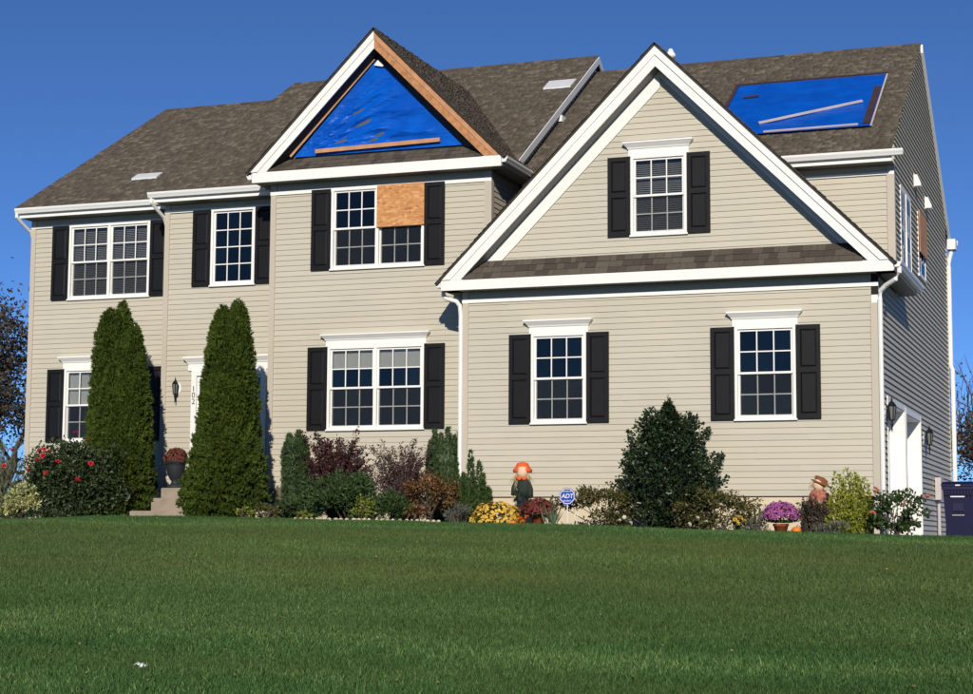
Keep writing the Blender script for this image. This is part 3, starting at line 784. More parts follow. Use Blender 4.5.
mb = MB(); bands(mb, front(YM), lambda z: XCM-(9.06-z), lambda z: XCM+(9.06-z), 6.67, 9.06, [], lambda z: 0.0, -.1)
gw = mb.build('gable_wall', M['sheath'], house)

# main eaves: gutter, fascia, soffit and frieze
def gutter_x(x0, x1, yf, zt, cap=True):
    """K-style gutter running along X, front face towards -Y"""
    prof = [(yf+.11, zt), (yf+.11, zt-.105), (yf+.035, zt-.105), (yf+.02, zt-.07), (yf+.008, zt-.05), (yf, zt-.03), (yf, zt), (yf+.012, zt), (yf+.012, zt-.02), (yf+.10, zt-.02), (yf+.10, zt)]
    MB().prism([(x0, p[0], p[1]) for p in prof], (x1-x0, 0, 0)).build('gutter', M['gutter'], house)
def gutter_y(y0, y1, xf, sg, zt):
    prof = [(xf-sg*.11, zt), (xf-sg*.11, zt-.105), (xf-sg*.035, zt-.105), (xf-sg*.02, zt-.07), (xf-sg*.008, zt-.05), (xf, zt-.03), (xf, zt), (xf-sg*.012, zt), (xf-sg*.012, zt-.02), (xf-sg*.10, zt-.02), (xf-sg*.10, zt)]
    pts = [(p[0], y0, p[1]) for p in prof]
    MB().prism(pts if sg < 0 else pts[::-1], (0, y1-y0, 0)).build('gutter', M['gutter'], house)
def eave(x0, x1, yw, zt=6.79, gx0=None, gx1=None):
    yf = yw-.50
    gutter_x(gx0 if gx0 is not None else x0, gx1 if gx1 is not None else x1, yf, zt)
    box_part('fascia', M['white'], x0, x1, yf+.112, yf+.135, 6.60, 6.80)
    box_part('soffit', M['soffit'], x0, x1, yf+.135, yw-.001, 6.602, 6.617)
eave(-21.75, -18.18, YW, gx0=-21.81, gx1=-18.25)
box_part('frieze', M['white'], XLL-.02, XDL-.03, YW-.042, YW, 6.425, 6.475)
eave(-18.16, -15.56, YD, gx0=-18.26, gx1=-15.66)
box_part('frieze', M['white'], XDL-.02, XML-.01, YD-.042, YD, 6.435, 6.485)
eave(-8.6, -3.86, YW, gx1=-3.66)
box_part('frieze', M['white'], -8.6, XGR+.03, YW-.042, YW, 6.435, 6.485)
# side eaves of the two front gables
def side_eave(xw, sg, y0, y1, zt, zb, over=.36, m=None):
    xo = xw+sg*over
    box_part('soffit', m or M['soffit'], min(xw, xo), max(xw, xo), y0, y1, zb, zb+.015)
    box_part('fascia', M['white'], min(xo-sg*.02, xo), max(xo-sg*.02, xo), y0, y1, zb+.016, zt-.01)
    gutter_y(y0-.03, y1, xo+sg*.12, sg, zt)
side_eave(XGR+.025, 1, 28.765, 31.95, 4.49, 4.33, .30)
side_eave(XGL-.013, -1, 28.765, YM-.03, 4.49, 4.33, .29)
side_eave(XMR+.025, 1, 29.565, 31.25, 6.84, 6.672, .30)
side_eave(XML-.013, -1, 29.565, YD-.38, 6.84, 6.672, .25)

# roofs -----------------------------------------------------------------
def clip_intervals(poly, v):
    xs = []
    for (a, b), (c, d) in zip(poly, poly[1:]+poly[:1]):
        if (b <= v) != (d <= v): xs.append(a+(v-b)/(d-b)*(c-a))
    xs.sort(); return [(xs[i], xs[i+1]) for i in range(0, len(xs)-1, 2)]

def roof_plane(name, O, U, V, poly, shingles=True, thick=.07, exposure=.115, label=None):
    """deck slab plus overlapping shingle tabs laid course by course"""
    O, U, V = Vector(O), Vector(U).normalized(), Vector(V).normalized(); N = U.cross(V)
    if N.z < 0: N = -N
    pts = [O+U*a+V*b for a, b in poly]
    rf = MB().prism([p-N*thick for p in pts], N*(thick-.002)).build(name, M['felt'], house)
    if label: rf['label'] = label
    if not shingles: return rf
    tabs = []; vmax = max(p[1] for p in poly); v = min(p[1] for p in poly)-.012; row = 0
    o, u_, v_, n_ = map(np.array, (O, U, V, N))
    while v < vmax:
        v1 = min(v+exposure+.02, vmax)
        for a, b in clip_intervals(poly, min(max(v+.05, .02), vmax-.01)):
            a -= .02; b += .02; x = a-rng.random()*.25
            while x < b:
                wdt = rng.choice([.07, .10, .13, .17]); x0, x1 = max(x, a), min(x+wdt-.004, b); x += wdt
                if x1-x0 < .02: continue
                t = .010+(.009 if rng.random() < .5 else 0)+rng.random()*.002; vs = v+(rng.random()-.5)*.008
                tabs.append([o+u_*x0+v_*vs+n_*t, o+u_*x1+v_*vs+n_*t, o+u_*x1+v_*v1+n_*.002, o+u_*x0+v_*v1+n_*.002,
                             o+u_*x0+v_*vs-n_*.001, o+u_*x1+v_*vs-n_*.001])
        v += exposure; row += 1
    T = np.array(tabs); n = len(T); bse = np.arange(n)[:, None]*6
    Fc = np.concatenate([bse+np.array(q) for q in ([0, 1, 2, 3], [4, 5, 1, 0], [4, 0, 3, 3], [1, 5, 2, 2])[:2]], 0)
    Ft = np.concatenate([bse+np.array(q) for q in ([4, 0, 3], [1, 5, 2])], 0)
    # quads as two triangles so that every face has three corners
    Fall = np.concatenate([Fc[:, [0, 1, 2]], Fc[:, [0, 2, 3]], Ft], 0)
    sh = npmesh('shingles', T.reshape(-1, 3), Fall, M['shingle'], rf, origin=tuple(pts[0])); sh['kind'] = 'stuff'
    return rf

def slope_front(name, x0e, x1e, x0r, x1r, ye, ze, yr, zr, **k):
    Ln = math.hypot(yr-ye, zr-ze)
    return roof_plane(name, (0, ye, ze), (1, 0, 0), (0, yr-ye, zr-ze), [(x0e, 0), (x1e, 0), (x1r, Ln), (x0r, Ln)], **k)
slope_front('roof', -21.80, -18.0, -21.28, -18.0, 30.93, 6.80, 36, 10.02, label='left wing roof slope')
slope_front('roof', -18.22, -10.68, -17.92, -10.68, 30.33, 6.77, 36, 10.37, label='centre roof slope behind the tarped gable')
slope_front('roof', -10.90, -3.872, -10.90, -3.872, 30.93, 6.78, 36, 10.02, label='right wing roof slope with tarp')
for nm, x0, x1, zr in (('roof', -21.28, -18.0, 10.02), ('roof', -17.92, -10.68, 10.37), ('roof', -10.64, -3.872, 10.02)):
    Ln = math.hypot(5.07, zr-6.8)
    roof_plane(nm, (0, 41.07, 6.8), (-1, 0, 0), (0, -5.07, zr-6.8), [(-x1, 0), (-x0, 0), (-x0, Ln), (-x1, Ln)], shingles=False)
# garage gable: slopes fall to +X and -X
r2_ = math.sqrt(2)
def slope_side(xc, zr, xe, poly_plan, sg, **k):
    """poly_plan: (x, y) points in plan; slope 45 degrees from ridge xc"""
    O = (xe, 0, zr-abs(xe-xc)); V = (-sg, 0, 1)
    pl = [(y, (abs(xe-x))*r2_) for x, y in poly_plan]
    return roof_plane('roof', O, (0, 1, 0), V, pl, thick=.035, **k)
slope_side(XCG, 8.42, -3.53, [(-3.53, 28.685), (-3.53, 31.98), (-3.87, 31.98), (-3.93, 31.6), (XCG, 33.75), (XCG, 28.685)], 1, label='garage gable roof slope facing right')
slope_side(XCG, 8.42, -11.47, [(-11.47, 28.685), (XCG, 28.685), (XCG, 33.75), (-10.86, 31.3), (-10.86, YM-.04), (-11.47, YM-.04)], -1, label='garage gable roof slope facing left')
slope_side(XCM, 9.425, -10.48, [(-10.48, 29.485), (-10.48, 31.25), (-10.64, 31.25), (XCM, 34.9), (XCM, 29.485)], 1, label='tarped gable roof slope facing right')
slope_side(XCM, 9.425, -15.66, [(-15.66, 29.485), (XCM, 29.485), (XCM, 34.9), (-15.66, 30.9)], -1, label='tarped gable roof slope facing left')

# ridge caps
def ridge_x(x0, x1, y, z):
    mb = MB(); x = x0
    while x < x1:
        e = min(x+.2, x1)
        mb.prism([(x, y-.11, z-.055), (x, y, z+.022), (x, y+.11, z-.055), (x, y, z-.02)], (e-x-.006, 0, 0)); x += .2
    o = mb.build('ridge_cap', M['shingle'], house); o['kind'] = 'stuff'
def ridge_y(y0, y1, x, z):
    mb = MB(); y = y0
    while y < y1:
        e = min(y+.2, y1)
        mb.prism([(x-.10, y, z-.085), (x, y, z+.02), (x+.10, y, z-.085), (x, y, z-.02)], (0, e-y-.006, 0)); y += .2
    o = mb.build('ridge_cap', M['shingle'], house); o['kind'] = 'stuff'
ridge_x(-21.28, -18.0, 36, 10.02); ridge_x(-17.92, -10.66, 36, 10.37); ridge_x(-10.62, -3.86, 36, 10.02)
ridge_y(28.80, 33.4, XCG, 8.405); ridge_y(29.60, 34.5, XCM, 9.41)

# rake trim on the right end wall and on the centre block
def rake_side(x, yE, zE, yR, zR, yB, m, w_=.16, t=.03, both=True):
    for ya, za, yb, zb in ((yE, zE, yR, zR), (yR, zR, yB, zE))[0 if both else 1:]:
        MB().prism([(x, ya, za-.015), (x, yb, zb-.015), (x, yb, zb-.015-w_), (x, ya, za-.015-w_)], (t, 0, 0)).build('rake_trim', m, house)
rake_side(XGR+.032, 30.95, 6.80, 36, 10.02, 41.05, M['white'], .17, .045, False)
rake_side(-10.658, 30.75, 7.037, 36, 10.37, 41.25, M['half_lit_rake'], .15, .03)
box_part('eave_return', M['white'], -3.88, -3.70, 40.7, 41.05, 6.55, 6.78)

# pent roofs across the two gables: separate shingles
tabm = bpy.data.meshes.new('shingle')
tabm.from_pydata([(-.5, 0, .017), (.5, 0, .017), (.5, .16, .003), (-.5, .16, .003), (-.5, 0, 0), (.5, 0, 0), (.5, .16, 0), (-.5, .16, 0)], [],
                 [(0, 1, 2, 3), (4, 5, 1, 0), (5, 6, 2, 1), (7, 4, 0, 3), (6, 7, 3, 2), (4, 7, 6, 5)]); tabm.materials.append(M['shingle2'])
def pent(xc, y0, z0, y1, z1, zin, label):
    L_ = math.hypot(y1-y0, z1-z0); a = math.atan2(z1-z0, y1-y0); t = .05
    hb, ht = zin-z0, zin-z1
    MBp = MB().prism([(xc-hb, y0, z0), (xc+hb, y0, z0), (xc+ht, y1, z1), (xc-ht, y1, z1)], (0, 0, -.06))
    pr = MBp.build('pent_roof', M['felt'], house); pr['label'] = label
    rows = int(L_/.135)
    for r in range(rows):
        v = r*L_/rows-.012; f_ = (r+.3)/rows; half = hb+(ht-hb)*f_
        x = xc-half+rng.random()*.1-.1
        while x < xc+half:
            wd_ = rng.choice([.10, .14, .18, .24]); x0 = max(x, xc-half); x1 = min(x+wd_-.006, xc+half); x += wd_
            if x1-x0 < .04: continue
            o = bpy.data.objects.new('shingle', tabm)
            p = (( x0+x1)/2, y0+math.cos(a)*v-math.sin(a)*.003, z0+math.sin(a)*v+math.cos(a)*.003)
            link(o, pr, p); o.rotation_euler = (a, 0, 0); o.scale = (x1-x0, 1.0, rng.choice([.6, .8, 1.0]))
pent(XCG, 28.735, 4.508, YG-.05, 4.86, 8.01, 'shingled pent roof strip under the garage gable')
pent(XCM, 29.535, 6.863, YM-.004, 7.14, 9.04, 'shingled pent roof strip under the tarped gable')

# downspouts -------------------------------------------------------------
def spout(pts, n='downspout', w_=.036):
    MB().tube(pts, w_, 8).build(n, M['white'], house)
spout([(-11.42, 28.95, 4.39), (-11.42, 28.95, 4.28), (-11.37, 28.95, 4.22), (-11.18, 28.97, 4.16), (-11.125, 29.0, 4.08), (-11.115, 29.02, 3.9), (-11.115, 29.02, .55), (-11.15, 28.9, .42)], w_=.040)
spout([(-3.50, 28.80, 4.39), (-3.50, 28.80, 4.30), (-3.56, 28.83, 4.20), (-3.74, 28.96, 4.12), (-3.835, 29.02, 4.04), (-3.845, 29.03, 3.9), (-3.845, 29.03, .35), (-3.82, 28.9, .2)], w_=.040)
spout([(-21.78, 30.95, 6.70), (-21.78, 30.95, 6.62), (-21.76, 31.1, 6.52), (-21.72, 31.38, 6.36), (-21.73, 31.5, 6.2), (-21.73, 31.5, .4)])
spout([(-18.20, 30.32, 6.70), (-18.20, 30.32, 6.60), (-18.17, 30.5, 6.48), (-18.14, 30.72, 6.36), (-18.15, 30.85, 6.2), (-18.15, 30.85, .5)])
spout([(-3.80, 41.0, 6.7), (-3.80, 40.9, 6.55), (-3.835, 40.62, 6.3), (-3.835, 40.5, 6.1), (-3.835, 40.5, 3.9), (-3.80, 40.5, 3.8), (-3.80, 40.5, .2)], w_=.05)
gutter_x(-10.6, -3.68, 41.05, 6.79)
# small utilities on the walls and the roof
def hood(y, z):
    mb = MB(); x = XGR+.032
    mb.box(x, x+.012, y-.12, y+.12, z-.13, z+.13)
    mb.prism([(x+.012, y-.10, z+.11), (x+.06, y-.10, z+.11), (x+.13, y-.10, z-.06), (x+.13, y-.10, z-.11), (x+.012, y-.10, z-.11)], (0, .2, 0)).build('vent_hood', M['white'], house)
hood(34.45, 6.90); hood(36.3, 6.80)
mb = MB(); mb.box(-10.85, -10.60, 33.25, 33.5, 8.32, 8.45); mb.build('vent_hood', M['gutter'], house)
mb = MB(); mb.lathe((-8.98, 35.7, 9.83), [(.055, -.1), (.055, .28), (.10, .285), (.11, .34), (.06, .42), (.04, .47), (.0, .48)], 12); mb.build('vent_pipe', M['white'], house, True)
mb = MB(); mb.box(XGR+.034, XGR+.15, 37.0, 37.5, .85, 1.30); mb.tube([(XGR+.08, 37.2, .9), (XGR+.08, 37.2, .1)], .03, 6); mb.tube([(XGR+.08, 37.35, .9), (XGR+.08, 37.35, .1)], .02, 6)
mb.build('utility_box', M['greywood'], house)
def plate(x0, x1, y0, y1, ze, ye, s_):
    z = lambda y: ze+s_*(y-ye)
    mb = MB(); mb.add([(x0, y0, z(y0)+.045), (x1, y0, z(y0)+.045), (x1, y1, z(y1)+.035), (x0, y1, z(y1)+.035), (x0, y0, z(y0)), (x1, y0, z(y0)), (x1, y1, z(y1)), (x0, y1, z(y1))],
                      [(0, 1, 2, 3), (4, 5, 1, 0), (5, 6, 2, 1), (6, 7, 3, 2), (7, 4, 0, 3)])
    mb.build('vent_plate', M['plate'], house)
plate(-11.33, -10.74, 34.25, 34.66, 6.77, 30.33, .635)
plate(-19.67, -19.07, 31.95, 32.19, 6.80, 30.93, .6351)

# front steps --------------------------------------------------------------
stp = empty('front_steps', (-16.9, 29.6, .3), 'weathered concrete front steps between the two arborvitae', 'steps')
def bevel_box(x0, x1, y0, y1, z0, z1, e=.015):
    r = lambda q, z: [(x0+q, y0+q, z), (x1-q, y0+q, z), (x1-q, y1-q, z), (x0+q, y1-q, z)]
    return MB().loft([r(0, z0), r(0, z1-e), r(e, z1)])
bevel_box(-17.40, -14.99, 29.62, YD-.03, .56, .935).build('landing', M['concrete'], stp)
bevel_box(-17.40, -16.25, 29.27, 29.62, .3, .735).build('step', M['concrete'], stp)
bevel_box(-17.62, -16.25, 28.88, 29.27, .2, .49).build('step', M['concrete'], stp)
box_part('landing_base', M['concrete'], -17.36, -15.03, 29.66, YD-.03, .1, .56, parent=stp)

# ================================================================== TARPS AND BOARDS
# gable tarp: a wrinkled sheet over the open gable, with its battens
def gable_tarp():
    t = empty('tarp', (XCM, YM, 7.2), 'crumpled blue tarp covering the open triangular gable', 'tarp')
    ap, L0, R0 = np.array([-13.13, 8.93]), np.array([-14.83, 7.17]), np.array([-11.42, 7.17])
    n = 90; V = []; idx = {}
    for i in range(n+1):
        for j in range(i+1):
            a = i/n; b = j/i if i else 0
            p = ap*(1-a)+(L0*(1-b)+R0*b)*a
            x, z = p
            # folds fan out of the lower left corner and hang from the top
            dx, dz = x-L0[0], z-L0[1]; ang = math.atan2(dz, dx); r = math.hypot(dx, dz)
            w1 = ((1-2*abs(math.sin(ang*17+1.2*math.sin(r*3)))**.5)+.5*(1-2*abs(math.sin(ang*37+r*2))**.6))*math.exp(-r*.36)*.05*min(1, r*3)
            w2 = .018*(1-2*abs(math.sin(4.5*(-x*.45+z*1.6)+1.2*math.sin(x*3.1)))**.6)+.011*math.sin(27*(z-x*.35)+1.7*math.sin(5*x))*max(0, min(1, (-12.6-x)*1.3+.25))
            w3 = .012*math.sin(4.1*x+1)*math.sin(3.7*z)
            edge = min(1, 6*min(b*(1-b)*a+.02, 1-a+.03))
            idx[(i, j)] = len(V); V.append((x, YM-.055-(w1+w2+w3)*edge, z))
    Fc = []
    for i in range(n):
        for j in range(i+1):
            Fc.append((idx[(i, j)], idx[(i+1, j)], idx[(i+1, j+1)]))
            if j < i: Fc.append((idx[(i, j)], idx[(i+1, j+1)], idx[(i, j+1)]))
    npmesh('sheet', V, Fc, M['tarp'], t, origin=(XCM, YM-.06, 7.17), smooth=True)
    def strip(a, b, w_, m, d=.085):
        a, b = np.array(a), np.array(b); u = (b-a)/np.linalg.norm(b-a); q = np.array([-u[1], u[0]])*w_/2
        MB().prism([(p[0], YM-d, p[1]) for p in (a-q, b-q, b+q, a+q)], (0, .022, 0)).build('batten', m, t)
    strip((-14.90, 7.19), (-13.19, 8.93), .075, M['palewood'], .10)
    strip((-14.36, 7.24), (-11.84, 7.285), .075, M['palewood'], .12)
    mb = MB(); mb.prism([(-13.10, YM-.10, 8.90), (-12.97, YM-.10, 8.78), (-13.02, YM-.10, 8.76), (-13.18, YM-.10, 8.80)], (0, .02, 0)); mb.build('torn_wrap', M['paper'], t)
gable_tarp()

def roof_tarp():
    zf = lambda y: 6.78+.639*(y-30.93)
    nv = Vector((0, -.639, 1)).normalized()
    t = empty('tarp', (-5.8, 33.1, zf(33.1)), 'flat blue tarp nailed over the right roof slope', 'tarp')
    nx, ny = 60, 40; V = []
    for j in range(ny+1):
        for i in range(nx+1):
            a, b = i/nx, j/ny
            x = -7.30+(2.97-.02*b)*a; y = 31.9+2.46*b
            e = min(1, 8*min(a, 1-a, b, 1-b)+.05)
            h = .060+e*(.008*(1-2*abs(math.sin(2.2*x+1.1*y+math.sin(y*2)))**.5)+.012*math.sin(5*y+1.5*math.sin(1.3*x))*math.sin(2.1*x+2)+.006*math.sin(17*y+3*math.sin(x*2))+(.012 if abs(b-.52-.05*a) < .018 else 0))
            V.append((x, y+nv.y*h, zf(y)+nv.z*h))
    i = np.arange((nx+1)*(ny+1)).reshape(ny+1, nx+1)
    Fc = np.stack([i[:-1, :-1], i[:-1, 1:], i[1:, 1:], i[1:, :-1]], -1).reshape(-1, 4)
    npmesh('sheet', V, Fc, M['tarp'], t, origin=(-5.8, 33.1, zf(33.1)), smooth=True)
    def strip(a, b, w_, m, h=.066, th=.022):
        P = lambda x, y, q: Vector((x, y, zf(y)))+nv*q
        A, B = P(*a, h), P(*b, h); u = (B-A).normalized(); q = nv.cross(u)*w_/2
        MB().prism([A-q, B-q, B+q, A+q], nv*th).build('batten', m, t)
    strip((-6.45, 32.36), (-4.63, 33.05), .085, M['greywood'])
    strip((-6.28, 31.93), (-4.56, 31.96), .05, M['greywood'], .068)
    strip((-7.26, 32.3), (-7.26, 34.34), .07, M['dark_strip'])
    strip((-7.30, 34.37), (-4.30, 34.38), .05, M['dark_strip'])
    strip((-4.42, 31.98), (-4.42, 33.7), .13, M['dark_strip'])
    strip((-4.325, 31.9), (-4.325, 34.36), .03, M['greywood'], .056, .012)
    strip((-7.02, 33.70), (-6.72, 33.74), .09, M['dark_strip'], .064, .014)
roof_tarp()
# particle board over the broken upper sash
setp(MB().box(-13.095, -12.15, YM-.085, YM-.069, 5.73, 6.515).build('strand_board', M['osb']), 'orange strand board nailed over the broken upper front window', 'board')
setp(MB().box(XGR+.056, XGR+.072, 34.88, 36.16, 5.60, 6.42).build('strand_board', M['palewood']), 'pale board covering the side wall window', 'board')

# ================================================================== PLANTS
def stems(parent, base, tips, r0=.012, r1=.004, m=None, bow=.12, name='stem'):
    mb = MB(); b = Vector(base)
    for t in tips:
        t = Vector(t); st = b+Vector((rng.normal()*.05, rng.normal()*.05, 0)); mid = (st+t)/2+Vector((0, 0, bow*rng.random()))+Vector(rng.normal(size=3)*.03)
        mb.tube([st, mid, t], [r0, (r0+r1)/2, r1], 5)
    return mb.build(name, m or M['bark'], parent, origin=base)

def clump_points(c, r, K, n, cr=.38, zmin=-.35, jitter=.85):
    c, r = np.array(c, float), np.array(r, float)
    d = rdir(K*4); d = d[d[:, 2] > zmin][:K]; K = len(d)
    rad = .45+.45*rng.random((K, 1)); cen = d*rad
    k = rng.integers(0, K, n); q = rdir(n)*(rng.random((n, 1))**.45)*cr*(.7+.6*rng.random((K, 1))[k])
    u = cen[k]+q
    P = c+u*r
    D = unit(q*1.0+d[k]*.5+rng.normal(size=(n, 3))*.55)
    return P, D, c+cen*r

def shrub(name, label, X, Y, w_, h, m, n=2600, leaf=(.05, .03), dep=None, K=26, group=None, cat='shrub', cr=.38, zb=None, rise=.47, nst=10, zmin=-.95):
    z = float(ground(X, Y)) if zb is None else zb
    t = empty(name, (X, Y, z), label, cat, group)
    r = (w_*.53, (dep or w_)*.5, h*.50)
    P, D, cen = clump_points((X, Y, z+h*rise), r, K, n, cr, zmin)
    P[:, 2] = np.maximum(P[:, 2], z+.02)
    L = Leaves(); s_ = .7+.6*rng.random(n); L.add(P, D, leaf[0]*s_, leaf[1]*s_); L.build('foliage', m, t, (X, Y, z))
    stems(t, (X, Y, z-.02), cen[:nst])
    return t, P, D, z

def bloom_mesh(name, m, r):
    L = Leaves()
    for ring, (k, tilt, ln) in enumerate(((7, .35, 1.0), (6, .8, .85), (5, 1.2, .7))):
        a = np.arange(k)*2*math.pi/k+ring*.5
        D = np.stack([np.cos(a)*math.cos(tilt), np.sin(a)*math.cos(tilt), np.full(k, math.sin(tilt))], 1)
        L.add(np.zeros((k, 3)), D, r*ln, r*.95*ln, np.tile([0, 0, 1.], (k, 1))-D*.5, -.2)
    V = np.concatenate(L.V); n = len(V); b = np.arange(n)[:, None]*4
    o = npmesh(name, V.reshape(-1, 3), np.concatenate([b+np.array([0, 1, 2]), b+np.array([0, 2, 3])], 0), m)
    me = o.data; bpy.data.objects.remove(o); return me
B_red = bloom_mesh('bloom', M['rosered'], .058); B_white = bloom_mesh('bloom', M['rosewhite'], .055); B_peach = bloom_mesh('bloom', M['peach'], .062)
B_org = bloom_mesh('bloom', M['orangepetal'], .085); B_yel = bloom_mesh('bloom', M['ym'], .055)
def blooms(parent, me, pts, s0=.8, s1=1.2):
    for p in pts:
        o = bpy.data.objects.new('bloom', me); link(o, parent, p)
        o.rotation_euler = (math.radians(35)+rng.normal()*.4, rng.normal()*.4, rng.random()*6); o.scale = [s0+(s1-s0)*rng.random()]*3

def conifer_column(name, label, cols, base, m, nper, spray=(.11, .045), fans=3, group=None, cat='tree', core=True, upw=.9):
    """cols: list of (x, y, ztop, [(height fraction, radius)...])"""
    x, y, z = base; t = empty(name, base, label, cat, group); L = Leaves()
    for cx, c_y, zt, prof in cols:
        H = zt-z; hf = [p[0] for p in prof]; rf = [p[1] for p in prof]
        hh = np.linspace(0, 1, 200); area = np.interp(hh, hf, rf)+.03
        cdf = np.cumsum(area); cdf /= cdf[-1]
        u = np.interp(rng.random(nper), cdf, hh); a = rng.random(nper)*2*math.pi
        lump = 1+.07*np.sin(5*a+u*9)+.07*np.sin(11*a-u*17+np.sin(7*u))+.05*np.sin(3*a+u*61)
        rad = np.interp(u, hf, rf)*lump*(.80+.26*rng.random(nper)**.6); st_ = rng.random(nper) < .03; rad[st_] *= 1.05+.08*rng.random(st_.sum())
        P = np.stack([cx+rad*np.cos(a), c_y+rad*np.sin(a), z+u*H], 1)
        out = np.stack([np.cos(a), np.sin(a), 0*a], 1)
        D0 = unit(out*.55+np.array([0, 0, upw])+rng.normal(size=(nper, 3))*.28)
        Nn = unit(np.cross(D0, np.array([0, 0, 1.]))+rng.normal(size=(nper, 3))*.5)
        Tn = unit(np.cross(D0, Nn))
        for f_ in range(fans):
            k = (f_-(fans-1)/2)*.55
            D = unit(D0+Tn*k); s_ = (.65+.6*rng.random(nper))
            L.add(P, D, spray[0]*s_, spray[1]*s_, Nn, .1)
        if core:
            rings = []
            for q in np.linspace(.0, .97, 16):
                rr = float(np.interp(q, hf, rf))*.78
                rings.append([(cx+rr*math.cos(b)*(1+.1*math.sin(4*b+q*20)), c_y+rr*math.sin(b)*(1+.1*math.sin(4*b+q*20)), z+.06+q*H) for b in np.linspace(0, 2*math.pi, 14, endpoint=False)])
            MB().loft(rings).build('inner_foliage', m, t)
    L.build('crown', m, t, base)
    MB().tube([(x, y, z-.05), (x, y, z+.5)], [.09, .07], 8).build('trunk', M['bark'], t)
    return t

PR = [(0, .78), (.08, .94), (.2, 1.0), (.4, .93), (.6, .83), (.78, .69), (.88, .57), (.95, .40), (.985, .22), (1, .03)]
def prof(s_): return [(a, b*s_) for a, b in PR]
PL = [(0, .86), (.06, .96), (.15, 1.0), (.35, .93), (.6, .74), (.78, .56), (.88, .43), (.945, .29), (.98, .14), (1, .02)]
def lead(s_): return [(a, b*s_) for a, b in PL]
def ar(X, Y): return float(ground(X, Y))
YA = 28.35
conifer_column('arborvitae', 'tall arborvitae right of the front steps, hiding the door', [(-15.47, YA, 4.17, lead(.44)), (-15.19, YA+.05, 4.27, lead(.44)), (-15.34, YA-.03, 3.3, lead(.58)), (-15.32, YA-.06, 2.1, prof(.70))], (-15.42, YA, ar(-15.42, YA)), M['arbor'], 11000, (.075, .020), 3, group='pair of tall arborvitae flanking the entrance')
YB = 29.45
conifer_column('arborvitae', 'tall arborvitae left of the front steps, behind the red roses', [(-18.52, YB, 4.36, prof(.37)), (-18.27, YB+.05, 4.50, lead(.42)), (-17.95, YB-.05, 4.05, lead(.40)), (-18.28, YB-.03, 3.3, prof(.52)), (-18.24, YB-.08, 2.0, prof(.72))], (-18.3, YB, ar(-18.3, YB)), M['arbor'], 9500, (.075, .020), 3, group='pair of tall arborvitae flanking the entrance')

# left end of the bed
def wispy():
    X, Y = -21.45, 30.2; z = ar(X, Y); t = empty('plume_grass', (X, Y, z), 'tall grey-green feathery plume plant at the left house corner', 'plant'); L = Leaves()
    for k in range(80):
        b = np.array([X+rng.normal()*.16, Y+rng.normal()*.12, z]); tip = np.array([X+rng.normal()*.30, Y+rng.normal()*.25, z+1.1+.65*rng.random()])
        n = 60; u = rng.random(n)[:, None]**.8; P = b+(tip-b)*u; D = unit((tip-b)*.9+rng.normal(size=(n, 3))*.30); L.add(P, D, .12, .014)
    L.build('foliage', M['wispy'], t, (X, Y, z))
wispy()
shrub('variegated_shrub', 'cream and yellow variegated shrub at the far left', -19.50, 28.12, .85, .86, M['varieg'], 1900, (.055, .03), K=18)
t_, P_, D_, z_ = shrub('low_shrub', 'low dark green plant with white flowers at the far left', -19.85, 28.2, .75, .34, M['lowgreen'], 1100, (.045, .025), K=14)
blooms(t_, B_white, [(-19.98, 27.9, z_+.14), (-19.85, 27.88, z_+.2), (-19.6, 27.85, z_+.14), (-19.75, 27.85, z_+.07)], .5, .7)
shrub('low_shrub', 'low dark shrub at the foot of the variegated shrub', -18.95, 27.98, .7, .26, M['rose_leaf'], 1000, (.045, .028), K=14)
t_, P_, D_, z_ = shrub('rose_bush', 'large dark rose bush with red blooms under the left window', -18.72, 28.62, 2.25, 1.55, M['rose_leaf'], 13000, (.066, .046), dep=1.0, K=95, cr=.30, nst=20)
blooms(t_, B_red, [(x_+.13, y_-.20, z__) for x_, y_, z__ in [(-19.75, 28.2, 1.59), (-19.02, 28.1, 1.48), (-19.10, 28.12, 1.57), (-19.00, 28.12, 1.60), (-18.82, 28.0, 1.55), (-19.10, 28.05, 1.40), (-18.62, 27.98, 1.36), (-18.33, 28.1, 1.89), (-18.07, 28.12, 1.74), (-19.85, 28.1, 1.30), (-17.93, 28.0, 1.32), (-18.2, 28.0, 1.03), (-19.3, 28.1, 1.22), (-18.9, 28.05, 1.15)]], .8, 1.15)

# urn with mums on the landing
ux, uy, uz = -17.20, 29.80, .935
t = empty('urn_planter', (ux, uy, uz), 'dark pedestal urn of red flowers on the top step', 'planter')
MB().lathe((ux, uy, uz), [(.17, 0), (.17, .04), (.10, .07), (.075, .12), (.11, .17), (.16, .26), (.185, .40), (.19, .47), (.225, .49), (.225, .52), (.19, .52)], 18).build('urn', M['urn'], t, True)
def mum(parent, c, r, h, m, n, fl=.03, leafm=None):
    """dome of small flowers over leaves"""
    d = rdir(n*3); d = d[d[:, 2] > -.15][:n]; n = len(d)
    cc = np.array(c); lump = 1+.06*np.sin(7*np.arctan2(d[:, 1], d[:, 0]))[:, None]
    P = cc+d*np.array([r, r, h])*lump*(.93+.1*rng.random((n, 1)))
    L = Leaves(); Nrm = unit(d+rng.normal(size=(n, 3))*.3); T1 = unit(np.cross(Nrm, rdir(n))); T2 = np.cross(Nrm, T1)
    for k in range(6):
        a = k*math.pi/3; D = T1*math.cos(a)+T2*math.sin(a)+Nrm*.35; L.add(P, D, fl, fl*.8, Nrm, -.1)
    L.build('flowers', m, parent, c, 'stuff')
    if leafm:
        d = rdir(900); P = cc+d*np.array([r, r, h])*(.55+.38*rng.random((900, 1))); P[:, 2] = np.maximum(P[:, 2], c[2]-.25*h)
        Leaves().add(P, d+rng.normal(size=d.shape)*.5, .05, .028).build('foliage', leafm, parent, c)
